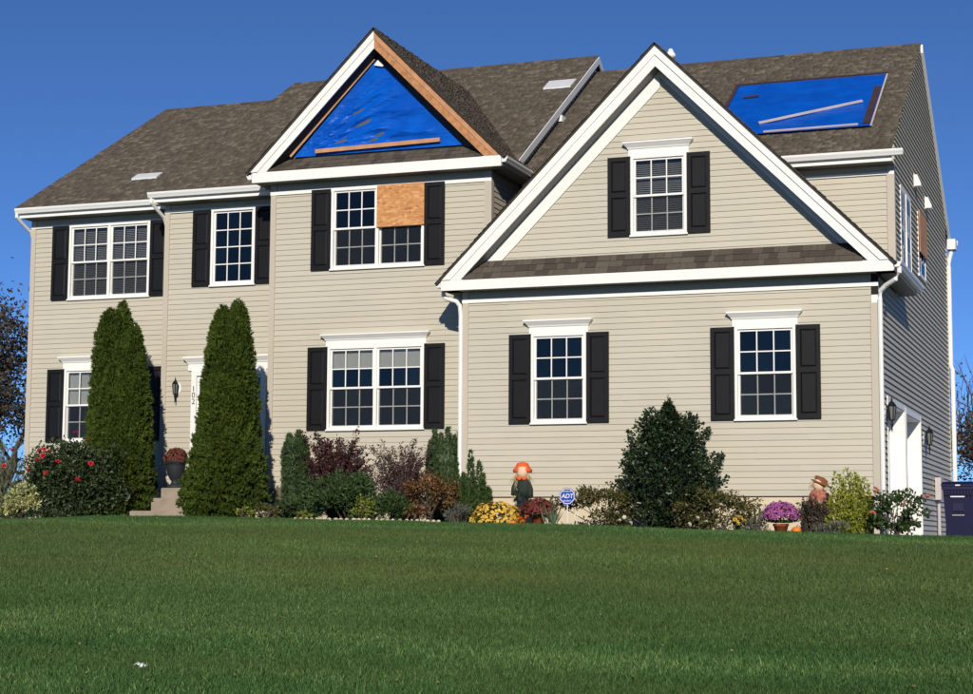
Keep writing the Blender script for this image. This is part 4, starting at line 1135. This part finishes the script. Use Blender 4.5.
mum(t, (ux, uy, uz+.53), .22, .22, M['urnred'], 420, .030, M['lowgreen'])

# bed below the middle section
conifer_column('columnar_yew', 'slim columnar yew at the left corner of the middle section', [(-14.32, 29.0, 1.78, [(0, .15), (.3, .18), (.8, .19), (.95, .15), (1, .05)]), (-14.22, 29.0, 1.92, [(0, .08), (.8, .12), (1, .01)]), (-14.42, 29.02, 1.86, [(0, .08), (.8, .10), (1, .01)]), (-14.12, 29.0, 1.80, [(0, .05), (.8, .08), (1, .01)])], (-14.32, 29.0, ar(-14.32, 29)), M['yew'], 1500, (.07, .018), 3, cat='shrub')
def arching(name, label, X, Y, w_, h, m, nst, nleaf, leaf, skew=0, dens=1.0):
    z = ar(X, Y); t = empty(name, (X, Y, z), label, 'shrub'); L = Leaves(); mb = MB()
    for k in range(nst):
        a = rng.random()*6.283; e = .25+.75*rng.random()**.7; hh = h*(.55+.45*rng.random())*(1.05-.35*e*rng.random())
        tip = np.array([X+math.cos(a)*w_*.55*e+skew*e, Y+math.sin(a)*w_*.38*e, z+hh]); b = np.array([X+rng.normal()*.06, Y+rng.normal()*.06, z])
        ctl = b*.45+tip*.55+np.array([-(tip[0]-X)*.25, 0, hh*.28]); tt = np.linspace(0, 1, 7)[:, None]
        cur = (1-tt)**2*b+2*tt*(1-tt)*ctl+tt**2*tip
        mb.tube(cur[::2], [.009, .007, .004, .002], 4)
        n = nleaf; u = (.08+.92*rng.random(n)**.95)[:, None]; P = (1-u)**2*b+2*u*(1-u)*ctl+u**2*tip; P = P+rng.normal(size=(n, 3))*.022
        L.add(P, rng.normal(size=(n, 3))+unit(tip-b)*.5, leaf[0]*(.7+.6*rng.random(n)), leaf[1]*(.7+.6*rng.random(n)))
    L.build('foliage', m, t, (X, Y, z)); mb.build('stem', M['bark'], t, origin=(X, Y, z)); return t
arching('barberry_bush', 'dark purple barberry with arching twigs under the middle window', -13.45, 28.95, 1.35, 1.62, M['barberry'], 120, 110, (.050, .032), .06)
arching('barberry_bush', 'faded purple twiggy barberry right of the dark purple one', -12.15, 28.9, 1.15, 1.42, M['barberry2'], 130, 80, (.042, .022), -.05)
def juniper(name, label, X, Y, w_, h, n, m=None, dep=None, spray=(.10, .022)):
    z = ar(X, Y); t = empty(name, (X, Y, z), label, 'shrub')
    P, D, cen = clump_points((X, Y, z+h*.42), (w_*.52, (dep or w_*.8)*.5, h*.55), 30, n, .33); P[:, 2] = np.maximum(P[:, 2], z+.01)
    L = Leaves(); D = unit(D+np.array([0, 0, .5]))
    for k in range(3): L.add(P, D+rng.normal(size=D.shape)*.25, spray[0]*(.6+.7*rng.random(n)), spray[1])
    L.build('foliage', m or M['juniper'], t, (X, Y, z)); stems(t, (X, Y, z-.02), cen[:8]); return t
juniper('spreading_juniper', 'wide dark green juniper in front of the purple barberry', -12.98, 28.4, 1.45, .84, 2600)
juniper('spreading_juniper', 'low dark green juniper left of the wide one', -13.85, 28.3, .85, .48, 1300)
juniper('spreading_juniper', 'low dense dark juniper beside the rust-coloured shrub', -11.98, 28.1, .70, .52, 1300)
conifer_column('upright_yew', 'vase-shaped upright yew left of the white downspout', [(-11.46, 29.25, 1.66, [(0, .10), (.4, .20), (.75, .26), (.93, .20), (1, .04)])]+[(-11.46+q, 29.25+.05*math.sin(9*q), hh, [(0, .04), (.6, .07), (.85, .05), (1, .008)]) for q, hh in ((-.20, 1.92), (-.08, 1.84), (.03, 1.95), (.13, 1.82), (.23, 1.88), (.30, 1.70), (-.28, 1.72))], (-11.45, 29.25, ar(-11.45, 29.25)), M['yew'], 900, (.065, .016), 3, cat='shrub')
shrub('rust_shrub', 'rust-brown autumn shrub at the foot of the downspout', -11.27, 28.0, .98, .92, M['rust'], 2300, (.055, .03), K=34, cr=.3)
shrub('yellow_green_shrub', 'small yellow-green shrub in front of the wide juniper', -12.45, 27.95, .5, .42, M['yg'], 620, (.045, .03), K=12)
shrub('low_perennial', 'tiny bright green tuft near the low juniper', -13.55, 27.8, .32, .20, M['yg'], 300, (.04, .025), K=8)
shrub('low_perennial', 'sparse small yellowish plant right of the arborvitae', -14.25, 27.85, .45, .34, M['wrose_leaf'], 420, (.04, .025), K=10)
shrub('low_perennial', 'green tuft at the foot of the right arborvitae', -14.62, 27.72, .30, .26, M['yg'], 260, (.04, .025), K=8)
setp(MB().lathe((-14.55, 28.25, ar(-14.55, 28.25)), [(.10, -.02), (.13, .06), (.10, .15), (.0, .18)], 9, 1.1, .8).build('field_stone', M['foundation'], smooth=True), 'pale rounded stone beside the right arborvitae', 'stone')

for i in range(26):
    ex = -13.6+i*.085*1.25+rng.normal()*.01; ey = float(bed_edge(ex))-.02; r_ = .028+.014*rng.random()
    setp(MB().lathe((ex, ey, ar(ex, ey)), [(r_*.8, -.01), (r_, .02), (r_*.8, .045+.015*rng.random()), (.0, .07)], 7, 1.2, .8).build('edging_stone', M['foundation']), 'small pale edging stone in the row in front of the junipers', 'stone', 'pale edging stones along the bed')
# bed below the garage
conifer_column('upright_shrub', 'pointed upright green shrub right of the white downspout',
               [(-10.66+dx, 28.35+dy, .25+hh, [(0, .05), (.3, .075), (.6, .05), (.9, .022), (1, .006)]) for dx, dy, hh in ((0, 0, 1.24), (-.15, .05, .86), (.15, .02, 1.06), (.24, -.05, .84), (-.08, -.1, .72), (.08, -.1, .78), (-.29, .05, 1.10), (.33, 0, .62), (-.21, -.05, .6), (.27, .08, .5))],
               (-10.66, 28.35, ar(-10.66, 28.35)), M['yew2'], 620, (.06, .015), 3, cat='shrub', core=False)
shrub('lavender', 'grey-green lavender beside the yellow flowers', -10.68, 27.8, .58, .36, M['greylow'], 900, (.06, .010), K=14, cat='plant')
ym = empty('mum_plant', (-9.99, 27.8, ar(-9.99, 27.8)), 'mound of yellow mums left of the scarecrow', 'flowers')
mum(ym, (-9.99, 27.8, ar(-9.99, 27.8)+.08), .42, .30, M['ym'], 330, .036, M['lowgreen'])

def pot(x, y, z, r, h, parent):
    MB().lathe((x, y, z), [(r*.68, 0), (r*.9, h*.75), (r, h*.76), (r, h), (r*.88, h), (r*.85, h*.85)], 20).build('pot', M['terracotta'], parent, True)
rx, ry = -9.24, 27.75; rz = ar(rx, ry)
t = empty('potted_mum', (rx, ry, rz), 'maroon mums in a terracotta pot right of the scarecrow', 'flowers', 'potted mums in terracotta pots')
pot(rx, ry, rz, .135, .19, t); mum(t, (rx, ry, rz+.24), .29, .21, M['rm'], 620, .026, M['lowgreen'])
rx, ry = -5.22, 27.55; rz = ar(rx, ry)
t = empty('potted_mum', (rx, ry, rz), 'round magenta mums in a terracotta pot beside a small pumpkin', 'flowers', 'potted mums in terracotta pots')
pot(rx, ry, rz, .125, .15, t); mum(t, (rx, ry, rz+.26), .275, .23, M['pm'], 700, .024, M['lowgreen'])

def pumpkin(x, y, r, label):
    z = ar(x, y); t = empty('pumpkin', (x, y, z), label, 'pumpkin')
    prf = [(.02, .12), (.45, .02), (.85, .22), (1.0, .62), (.95, 1.0), (.7, 1.35), (.35, 1.5), (.12, 1.42)]
    MB().lathe((x, y, z), [(a*r*.93, b*r*.95) for a, b in prf], 32, lobes=18, lob=.09).build('body', M['pumpkin'], t, True)
    MB().tube([(x, y, z+1.36*r), (x+.01, y-.01, z+1.6*r), (x+.03, y-.01, z+1.85*r)], [r*.16, r*.10, r*.09], 6).build('stalk', M['stem'], t)
pumpkin(-4.955, 27.42, .075, 'small orange pumpkin beside the magenta mums')
pumpkin(-9.62, 27.55, .06, 'tiny orange pumpkin at the foot of the scarecrow')
t = empty('marigold', (-9.40, 27.5, ar(-9.4, 27.5)), 'small orange flower cluster in front of the maroon mums', 'flowers')
stems(t, (-9.40, 27.5, ar(-9.4, 27.5)), [(-9.44, 27.47, ar(-9.4, 27.5)+.1), (-9.34, 27.47, ar(-9.4, 27.5)+.12)], .006, .004, M['stem'])
blooms(t, B_org, [(-9.46, 27.46, ar(-9.4, 27.5)+.10), (-9.34, 27.46, ar(-9.4, 27.5)+.13), (-9.40, 27.44, ar(-9.4, 27.5)+.06)], .7, .9)
def iris(X, Y, w_, h, n, label):
    z = ar(X, Y); t = empty('iris_clump', (X, Y, z), label, 'plant'); L = Leaves()
    a = rng.random(n)*6.283; e = rng.random(n)*.75
    D = np.stack([np.cos(a)*e, np.sin(a)*e*.6, np.ones(n)], 1)
    L.add(np.stack([X+rng.normal(size=n)*w_*.12, Y+rng.normal(size=n)*w_*.1, np.full(n, z)], 1), D, h*(.6+.45*rng.random(n)), .032); L.build('blades', M['iris'], t, (X, Y, z))
iris(-8.98, 27.6, .45, .44, 34, 'sword-leaved iris clump right of the maroon mums')
iris(-5.72, 28.1, .30, .50, 26, 'sword-leaved iris clump left of the magenta mums')
t_, P_, D_, z_ = shrub('rose_shrub', 'yellowing rose shrub with white blooms left of the dark holly', -8.20, 27.85, 1.60, .76, M['wrose_leaf'], 3900, (.05, .032), dep=.7, K=40, cr=.27)
blooms(t_, B_white, [(-7.78, 27.45, z_+.12), (-7.70, 27.45, z_+.17), (-8.06, 27.45, z_+.17), (-8.5, 27.45, z_+.2), (-7.82, 27.45, z_+.24), (-8.25, 27.42, z_+.1), (-7.6, 27.45, z_+.08), (-8.62, 27.5, z_+.44)], .6, .95)
t_, P_, D_, z_ = shrub('rose_shrub', 'yellowing rose shrub with white blooms right of the dark holly', -6.28, 27.72, 1.60, .78, M['wrose_leaf'], 3900, (.05, .032), dep=.7, K=40, cr=.27)
blooms(t_, B_white, [(-6.62, 27.35, z_+.12), (-6.35, 27.35, z_+.16), (-6.15, 27.35, z_+.1), (-6.48, 27.32, z_+.22), (-5.98, 27.38, z_+.08)], .6, .95)
# holly
def holly():
    X, Y = -7.12, 28.0; z = ar(X, Y); t = empty('holly_tree', (X, Y, z), 'large dark green conical holly in front of the garage wall', 'tree'); L = Leaves(); n = 9000
    pr = [(0, .30), (.10, .46), (.22, .70), (.36, .86), (.48, .82), (.58, .68), (.68, .60), (.76, .50), (.84, .32), (.90, .18), (.95, .06), (1, .015)]
    hp, rp_ = [p[0] for p in pr], [p[1] for p in pr]; H = 2.0
    u = rng.random(n)**1.05; a = rng.random(n)*6.283; R = np.interp(u, hp, rp_)
    rad = R*np.sqrt(rng.random(n))*.88
    P = np.stack([X+rad*np.cos(a), Y+rad*np.sin(a)*.85, z+.04+u*H], 1)
    out = np.stack([np.cos(a), np.sin(a), .45+0*a], 1)
    L.add(P, out+rng.normal(size=(n, 3))*.6, .075*(.7+.6*rng.random(n)), .045*(.7+.5*rng.random(n)))
    for k in range(150):                                # leafy branch ends that break the outline
        uu = .05+.88*rng.random(); aa = rng.random()*6.283; rr = float(np.interp(uu, hp, rp_))*(.82+.2*rng.random())
        c0 = np.array([X+rr*math.cos(aa), Y+rr*.85*math.sin(aa), z+uu*H]); d = unit(np.array([math.cos(aa), math.sin(aa)*.8, .9]))
        m_ = 46; q = rng.random((m_, 1)); wv = .085*(1-.75*q)
        L.add(c0+d*(q*.26-.06)+rng.normal(size=(m_, 3))*wv*.6, rng.normal(size=(m_, 3))*.8+d, .066*(.7+.5*rng.random(m_)), .040)
    b = np.array([X+.02, Y, z+H*.93]); m_ = 40; q = rng.random((m_, 1))*.28; L.add(b+np.array([0, 0, 1.])*q+rng.normal(size=(m_, 3))*.016, rng.normal(size=(m_, 3))+np.array([0, 0, 1.]), .055, .032)
    L.build('crown', M['holly'], t, (X, Y, z))
    MB().tube([(X, Y, z-.05), (X+.02, Y, z+1.0), (X, Y, z+2.2)], [.05, .03, .006], 7).build('trunk', M['bark'], t)
holly()
t_, P_, D_, z_ = shrub('low_perennial', 'small plant with yellow flowers left of the magenta mums', -5.85, 27.5, .30, .24, M['lowgreen'], 300, (.04, .02), K=8)
blooms(t_, B_yel, [(-5.90, 27.38, z_+.20), (-5.82, 27.36, z_+.23), (-5.76, 27.4, z_+.18), (-5.86, 27.36, z_+.15)], .8, 1.0)
shrub('low_perennial', 'grey-green low plant between yellow and magenta flowers', -5.62, 27.48, .42, .22, M['greylow'], 420, (.05, .014), K=10)
arching('dried_plant', 'dried dark brown plant in front of the right scarecrow', -4.74, 27.70, .50, .58, M['brown'], 40, 60, (.05, .030))
conifer_column('golden_euonymus', 'bright yellow-green upright shrub near the garage corner',
               [(-4.26+dx, 27.95+dy, .1+hh, [(0, .06), (.3, .10), (.7, .075), (.93, .04), (1, .01)]) for dx, dy, hh in ((0, 0, 1.02), (-.15, 0, .98), (.12, 0, .95), (.2, -.05, .72), (-.05, -.12, .8), (.06, -.12, .7), (.27, 0, .86), (-.2, -.1, .6), (.16, .05, .90), (.30, -.05, .45))],
               (-4.26, 27.95, ar(-4.26, 27.95)), M['euon'], 420, (.048, .022), 2, cat='shrub', core=False, upw=.5)
shrub('low_perennial', 'dull grey low herb in front of the golden shrub', -4.42, 27.42, .62, .24, M['greylow'], 700, (.05, .012), K=14)
t_, P_, D_, z_ = shrub('rose_bush', 'open rose bush with peach blooms at the garage corner', -3.48, 27.6, 1.0, .80, M['lowgreen'], 1900, (.055, .036), dep=.7, K=34, cr=.20, nst=16)
blooms(t_, B_peach, [(-3.74, 27.35, z_+.72), (-2.98, 27.38, z_+.60), (-3.70, 27.30, z_+.67), (-3.30, 27.28, z_+.50), (-3.78, 27.30, z_+.35)], .8, 1.15)

# ------------------------------------------------------------------ scarecrows
def strawtuft(parent, c, d, n=30, ln=.1):
    D = np.array(d)+rng.normal(size=(n, 3))*.35; Leaves().add(np.tile(np.array(c), (n, 1))+rng.normal(size=(n, 3))*.012, D, ln*(.6+.6*rng.random(n)), .010).build('straw', M['straw'], parent, c)
M['dress'] = mat('dark_green_cloth', (.020, .030, .022), .8, .2, 20)
M['navy'] = mat('dark_blue_cloth', (.016, .020, .030), .8, .2, 20)
M['felt_o'] = mat('orange_felt', (.75, .11, .025), .8, .08, 20)
M['burlap'] = mat('pale_burlap', (.72, .50, .33), .85, .06, 40)
M['hatbrown'] = mat('brown_felt', (.20, .075, .030), .85, .15, 20)
M['plaid'] = mat('red_plaid_cloth', (.36, .13, .085), .85, .45, 26)
def scarecrow_a():
    X, Y = -9.66, 28.15; z = ar(X, Y); t = empty('scarecrow', (X, Y, z), 'scarecrow with a bright orange hat and dark dress', 'scarecrow')
    H = lambda q: z+q
    MB().tube([(X, Y, z-.05), (X, Y, H(.6))], .012, 6).build('stake', M['stem'], t)
    rings = []
    for q, rx_, ry_ in ((.16, .085, .06), (.30, .10, .07), (.45, .09, .07), (.58, .085, .065), (.70, .11, .07), (.78, .095, .06), (.82, .04, .035)):
        rings.append([(X+rx_*math.cos(a)*(1+.06*math.sin(5*a)), Y+ry_*math.sin(a), H(q)) for a in np.linspace(0, 6.283, 16, endpoint=False)])
    MB().loft(rings).build('dress', M['navy'], t, True)
    rings = []
    for q, r_ in ((.50, .10), (.60, .105), (.72, .115), (.80, .07)):
        rings.append([(X+r_*math.cos(a)+.02, Y-.012+r_*.68*math.sin(a), H(q)) for a in np.linspace(0, 6.283, 16, endpoint=False)])
    MB().loft(rings).build('bodice', M['dress'], t, True)
    for sg, pts in ((-1, [(-.09, 0, .76), (-.14, -.02, .64), (-.13, -.04, .52)]), (1, [(.09, 0, .76), (.15, -.02, .62), (.15, -.04, .48)])):
        MB().tube([(X+a, Y+b, H(c)) for a, b, c in pts], [.045, .045, .055], 9).build('sleeve', M['dress'], t, True)
        e = pts[-1]; strawtuft(t, (X+e[0], Y+e[1], H(e[2])), (sg*.1, -.1, -1), 26, .10)
    n_ = 90; a_ = rng.random(n_)*6.283
    Leaves().add(np.stack([X+.10*np.cos(a_), Y+.07*np.sin(a_), np.full(n_, H(.48))+.1*rng.random(n_)], 1), np.stack([np.cos(a_)*.5, np.sin(a_)*.5, -np.ones(n_)], 1)+rng.normal(size=(n_, 3))*.2, .11, .035).build('ragged_hem', M['dress'], t, (X, Y, H(.5)))
    MB().lathe((X+.01, Y-.03, H(.90)), [(.0, -.10), (.065, -.085), (.095, -.03), (.098, .03), (.07, .085), (.0, .10)], 16, 1, .9).build('head', M['burlap'], t, True)
    MB().lathe((X-.01, Y+.03, H(.965)), [(.15, -.07), (.16, -.03), (.125, .01), (.11, .04), (.085, .09), (.03, .105), (.0, .105)], 18, 1, .85, 7, .08).build('hat', M['felt_o'], t, True)
    mb = MB()
    for sg in (-1, 1): mb.lathe((X+.01+sg*.045, Y-.085, H(.795)), [(.0, -.035), (.04, -.02), (.045, .01), (.02, .03), (.0, .035)], 8, 1, .5)
    mb.build('bow', M['felt_o'], t, True)
    strawtuft(t, (X-.085, Y-.04, H(.88)), (-.15, -.1, -1), 40, .26); strawtuft(t, (X+.10, Y-.04, H(.88)), (.25, -.1, -1), 40, .20)
    mb = MB()
    for sg in (-1, 1): mb.lathe((X+.01+sg*.03, Y-.098, H(.915)), [(0, -.01), (.010, 0), (0, .01)], 6)
    mb.build('eye', M['black'], t)
scarecrow_a()
def scarecrow_b():
    X, Y = -4.70, 28.2; z = ar(X, Y); t = empty('scarecrow', (X, Y, z), 'leaning scarecrow with a brown hat and red plaid scarf', 'scarecrow')
    P = lambda a, b, c: (X+a-.04*c, Y+b, z+c)
    MB().tube([(X+.02, Y, z-.05), P(0, 0, .55)], .012, 6).build('stake', M['stem'], t)
    rings = []
    for q, r_ in ((.12, .09), (.30, .12), (.48, .12), (.60, .13), (.68, .08)):
        rings.append([P(r_*math.cos(a), r_*.65*math.sin(a), q) for a in np.linspace(0, 6.283, 14, endpoint=False)])
    MB().loft(rings).build('coat', M['navy'], t, True)
    for pts in ([(-.10, 0, .62), (-.16, -.03, .50), (-.13, -.06, .38)], [(.10, 0, .62), (.16, -.03, .52), (.14, -.06, .40)]):
        MB().tube([P(*p) for p in pts], [.045, .045, .05], 9).build('sleeve', M['dress'], t, True)
    rings = []
    for q, r_ in ((.50, .135), (.58, .15), (.66, .125), (.70, .06)):
        rings.append([P(-.02+r_*math.cos(a)*(1+.12*math.sin(5*a+q*20)), -.01+r_*.7*math.sin(a)*(1+.1*math.sin(7*a)), q+.012*math.sin(6*a)) for a in np.linspace(0, 6.283, 20, endpoint=False)])
    MB().loft(rings).build('shirt', M['plaid'], t)
    n_ = 70; a_ = rng.random(n_)*6.283
    Leaves().add(np.stack([X-.05+.13*np.cos(a_), Y+.09*np.sin(a_), np.full(n_, z+.50)], 1), np.stack([np.cos(a_)*.4, np.sin(a_)*.4, -np.ones(n_)], 1)+rng.normal(size=(n_, 3))*.2, .10, .035).build('ragged_hem', M['plaid'], t, P(0, 0, .5))
    strawtuft(t, P(-.09, -.04, .80), (-.5, -.2, -1), 30, .12); strawtuft(t, P(.09, -.04, .80), (.5, -.2, -1), 30, .12)
    MB().lathe(P(0.0, -.02, .77), [(.0, -.10), (.06, -.09), (.095, -.03), (.095, .03), (.07, .08), (.0, .10)], 16, 1, .9).build('head', M['burlap'], t, True)
    mb = MB(); rings = []
    for q, r_ in ((.80, .16), (.815, .165), (.83, .105), (.89, .10), (.915, .06), (.92, .0)):
        rings.append([P(.04+max(r_, .001)*math.cos(a), -.0+max(r_, .001)*.85*math.sin(a), q-.02+.42*(max(r_, .001)*-math.cos(a))) for a in np.linspace(0, 6.283, 18, endpoint=False)])
    mb.loft(rings).build('hat', M['hatbrown'], t, True)
    strawtuft(t, P(.0, -.09, .52), (0, -.3, -1), 30, .14); strawtuft(t, P(.07, -.09, .32), (0, -.3, -.6), 20, .08)
scarecrow_b()

# ------------------------------------------------------------------ yard sign
def yard_sign():
    X, Y = -8.66, 27.47; z = ar(X, Y); zc = .70
    t = empty('yard_sign', (X, Y, z), 'blue octagonal security sign on a stake beside the iris', 'sign')
    MB().tube([(X, Y+.012, z-.05), (X, Y+.012, zc)], .008, 6).build('stake', M['gutter'], t)
    oc = lambda r: [(r*math.cos(a), r*math.sin(a)) for a in np.arange(8)*math.pi/4+math.pi/8]
    MB().prism([(X+a, Y, zc+b) for a, b in oc(.142)], (0, .006, 0)).build('board', M['signblue'], t)
    mb = MB(); o_, i_ = oc(.132), oc(.120)
    for k in range(8):
        j = (k+1) % 8; mb.prism([(X+p[0], Y-.003, zc+p[1]) for p in (o_[k], o_[j], i_[j], i_[k])], (0, .0025, 0))
    mb.build('border', M['label'], t)
    text_mesh('ADT', .098, M['label'], 'lettering', t, (X, Y-.003, zc), bold=.0015, shear=.15)
    text_mesh('SECURED BY', .026, M['label'], 'lettering', t, (X, Y-.003, zc+.078), bold=.0005)
    text_mesh('SECURITY', .030, M['label'], 'lettering', t, (X, Y-.003, zc-.076), bold=.0005)
yard_sign()

# ------------------------------------------------------------------ wheelie bins
def wheelie_bin(X, Y, label):
    z = float(ground(X, Y))+.021; t = empty('wheelie_bin', (X, Y, z), label, 'bin', 'navy wheelie bins on the driveway')
    r = lambda w_, d0, d1, q: [(X-w_, Y-d0, z+q), (X+w_, Y-d0, z+q), (X+w_, Y+d1, z+q), (X-w_, Y+d1, z+q)]
    MB().loft([r(.21, .21, .21, .0), r(.215, .215, .215, .06), r(.255, .28, .25, .80), r(.275, .30, .27, .805), r(.275, .30, .27, .86)]).build('body', M['bin'], t)
    MB().loft([r(.285, .32, .28, .862), r(.285, .32, .28, .89), r(.26, .28, .26, .935), r(.20, .20, .20, .945)]).build('lid', M['bin'], t)
    mb = MB()
    for k in range(9): mb.box(X-.22+k*.052, X-.20+k*.052, Y-.315, Y-.275, z+.71, z+.79)
    mb.build('rib', M['bin'], t)
    MB().box(X-.045, X+.035, Y-.326, Y-.312, z+.868, z+.888).build('sticker', M['label'], t)
    MB().box(X-.13, X+.10, Y-.298, Y-.262, z+.675, z+.695).build('sticker', M['label'], t)
    MB().box(X-.11, X+.09, Y-.268, Y-.235, z+.365, z+.378).build('sticker', M['greywood'], t)
    MB().box(X-.10, X+.08, Y-.276, Y-.24, z+.44, z+.58).build('recess_panel', M['bin'], t)
    for sg in (-1, 1):
        mb = MB(); pts = []
        rings = [[(X+sg*(.235+q), Y+.20+rr*math.cos(a), z+.09+rr*math.sin(a)) for a in np.linspace(0, 6.283, 16, endpoint=False)] for q, rr in ((-.02, .08), (-.015, .10), (.02, .10), (.025, .08))]
        mb.loft(rings).build('wheel', M['rubber'], t)
    MB().tube([(X-.22, Y+.25, z+.84), (X-.2, Y+.33, z+.86), (X+.2, Y+.33, z+.86), (X+.22, Y+.25, z+.84)], .014, 6).build('handle', M['bin'], t)
wheelie_bin(-2.88, 31.5, 'navy wheelie bin nearest the garage doors')
wheelie_bin(-2.25, 31.55, 'navy wheelie bin cut off by the right picture edge')

n = 420                                                 # dead leaf scraps lying in the grass
Yl = 12+15.3*rng.random(n)**.8; Xl = -.72*Yl-.5+rng.random(n)*(.64*Yl)
Dl = rng.normal(size=(n, 3)); Dl[:, 2] *= .3; Nl = rng.normal(size=(n, 3))*.4; Nl[:, 2] += 1
M['deadleaf'] = leafmat('dead_leaf_scraps', (.12, .07, .03), (.24, .17, .08), (.38, .32, .18), .8, .1)
setp(Leaves().add(np.stack([Xl, Yl, ground(Xl, Yl)+.045], 1), Dl, .022+.022*rng.random(n), .016+.012*rng.random(n), Nl).build('fallen_leaves', M['deadleaf'], None, (0, 20, -.7)), 'tiny dry leaf scraps strewn over the lawn', 'leaves', None, 'stuff')
# crumpled litter on the lawn
def litter():
    X, Y = -8.30, 13.86; z = ar(X, Y); L = []
    V = []; Fc = []
    for (dx, dz, s_) in ((-.04, .035, .03), (0, .04, .034), (.035, .035, .03), (.06, .035, .016)):
        for k in range(5):
            c = np.array([X+dx+rng.normal()*.012, Y+rng.normal()*.015, z+dz+rng.normal()*.01]); b = len(V)
            for q in range(4): V.append(c+rng.normal(size=3)*np.array([.55, .4, .5])*s_)
            Fc += [(b, b+1, b+2), (b, b+2, b+3)]
    o = npmesh('litter', V, Fc, M['paper'], origin=(X, Y, z)); setp(o, 'crumpled white scrap of paper lying on the lawn', 'litter')
litter()

# ------------------------------------------------------------------ trees beyond the house
def tree(name, label, X, Y, H, spread, nl, leaf, seed, trunk=.22, depth=5, leafm=None, lean=0):
    r_ = np.random.default_rng(seed); z = float(ground(X, Y)); t = empty(name, (X, Y, z), label, 'tree'); mb = MB(); tips = []
    def grow(p, d, ln, rad, lev):
        q = p+d*ln; m_ = (p+q)/2+r_.normal(size=3)*ln*.05
        mb.tube([p, m_, q], [rad, rad*.85, rad*.68], 6 if lev < 2 else 4)
        tips.append((q, lev))
        if lev >= depth: return
        for k in range(3 if lev < 3 else 2+int(r_.random() < .4)):
            nd = unit(d+r_.normal(size=3)*(.42+spread)+np.array([0, 0, .12])); grow(p+(q-p)*(.55+.45*r_.random()), nd, ln*(.62+.2*r_.random()), rad*.6, lev+1)
    grow(np.array([X, Y, z-.1]), unit(np.array([lean, 0, 1.])), H*.30, trunk, 0)
    mb.build('trunk', M['bark'], t, origin=(X, Y, z))
    if nl:
        T = np.array([q for q, l in tips if l >= depth-2]); k = r_.integers(0, len(T), nl)
        P = T[k]+r_.normal(size=(nl, 3))*H*.045
        Leaves().add(P, r_.normal(size=(nl, 3)), leaf*(.6+.8*r_.random(nl)), leaf*.6).build('crown', leafm or M['treeleaf'], t, (X, Y, z))
    return t
tree('autumn_tree', 'thinning autumn tree behind the left end of the house', -42.3, 58, 12.3, .16, 6000, .17, 3)
tree('autumn_tree', 'dense dark tree at the left picture edge', -45.0, 60, 12, .16, 8500, .18, 5)
tree('autumn_tree', 'low brown tree behind the left corner of the house', -40.2, 57, 8.6, .2, 6000, .16, 8)
tree('bare_tree', 'bare tree behind the wheelie bins', -4.7, 62, 9.2, .22, 500, .12, 11, .12, 6)
tree('bare_tree', 'brown-leaved tree behind the bins at the right edge', -3.6, 58, 5.6, .22, 2600, .12, 14, .10, 5)

# far belt of woods that closes the horizon behind the house
n = 26000; rw = np.random.default_rng(4)
Xw = -190+250*rw.random(n); Yw = 115+12*rw.random(n)
top = 3.2+1.5*np.sin(Xw*.21)+1.1*np.sin(Xw*.47+1)+.7*np.sin(Xw*1.3)
Zw = ground(Xw, Yw)+(top*rw.random(n)**.7)
setp(Leaves().add(np.stack([Xw, Yw, Zw], 1), rw.normal(size=(n, 3)), .55+.5*rw.random(n), .45, rw.normal(size=(n, 3))).build('far_woods', M['treeleaf'], None, (-60, 120, 0)), 'far belt of brown autumn woods behind the house', 'woods', None, 'stuff')
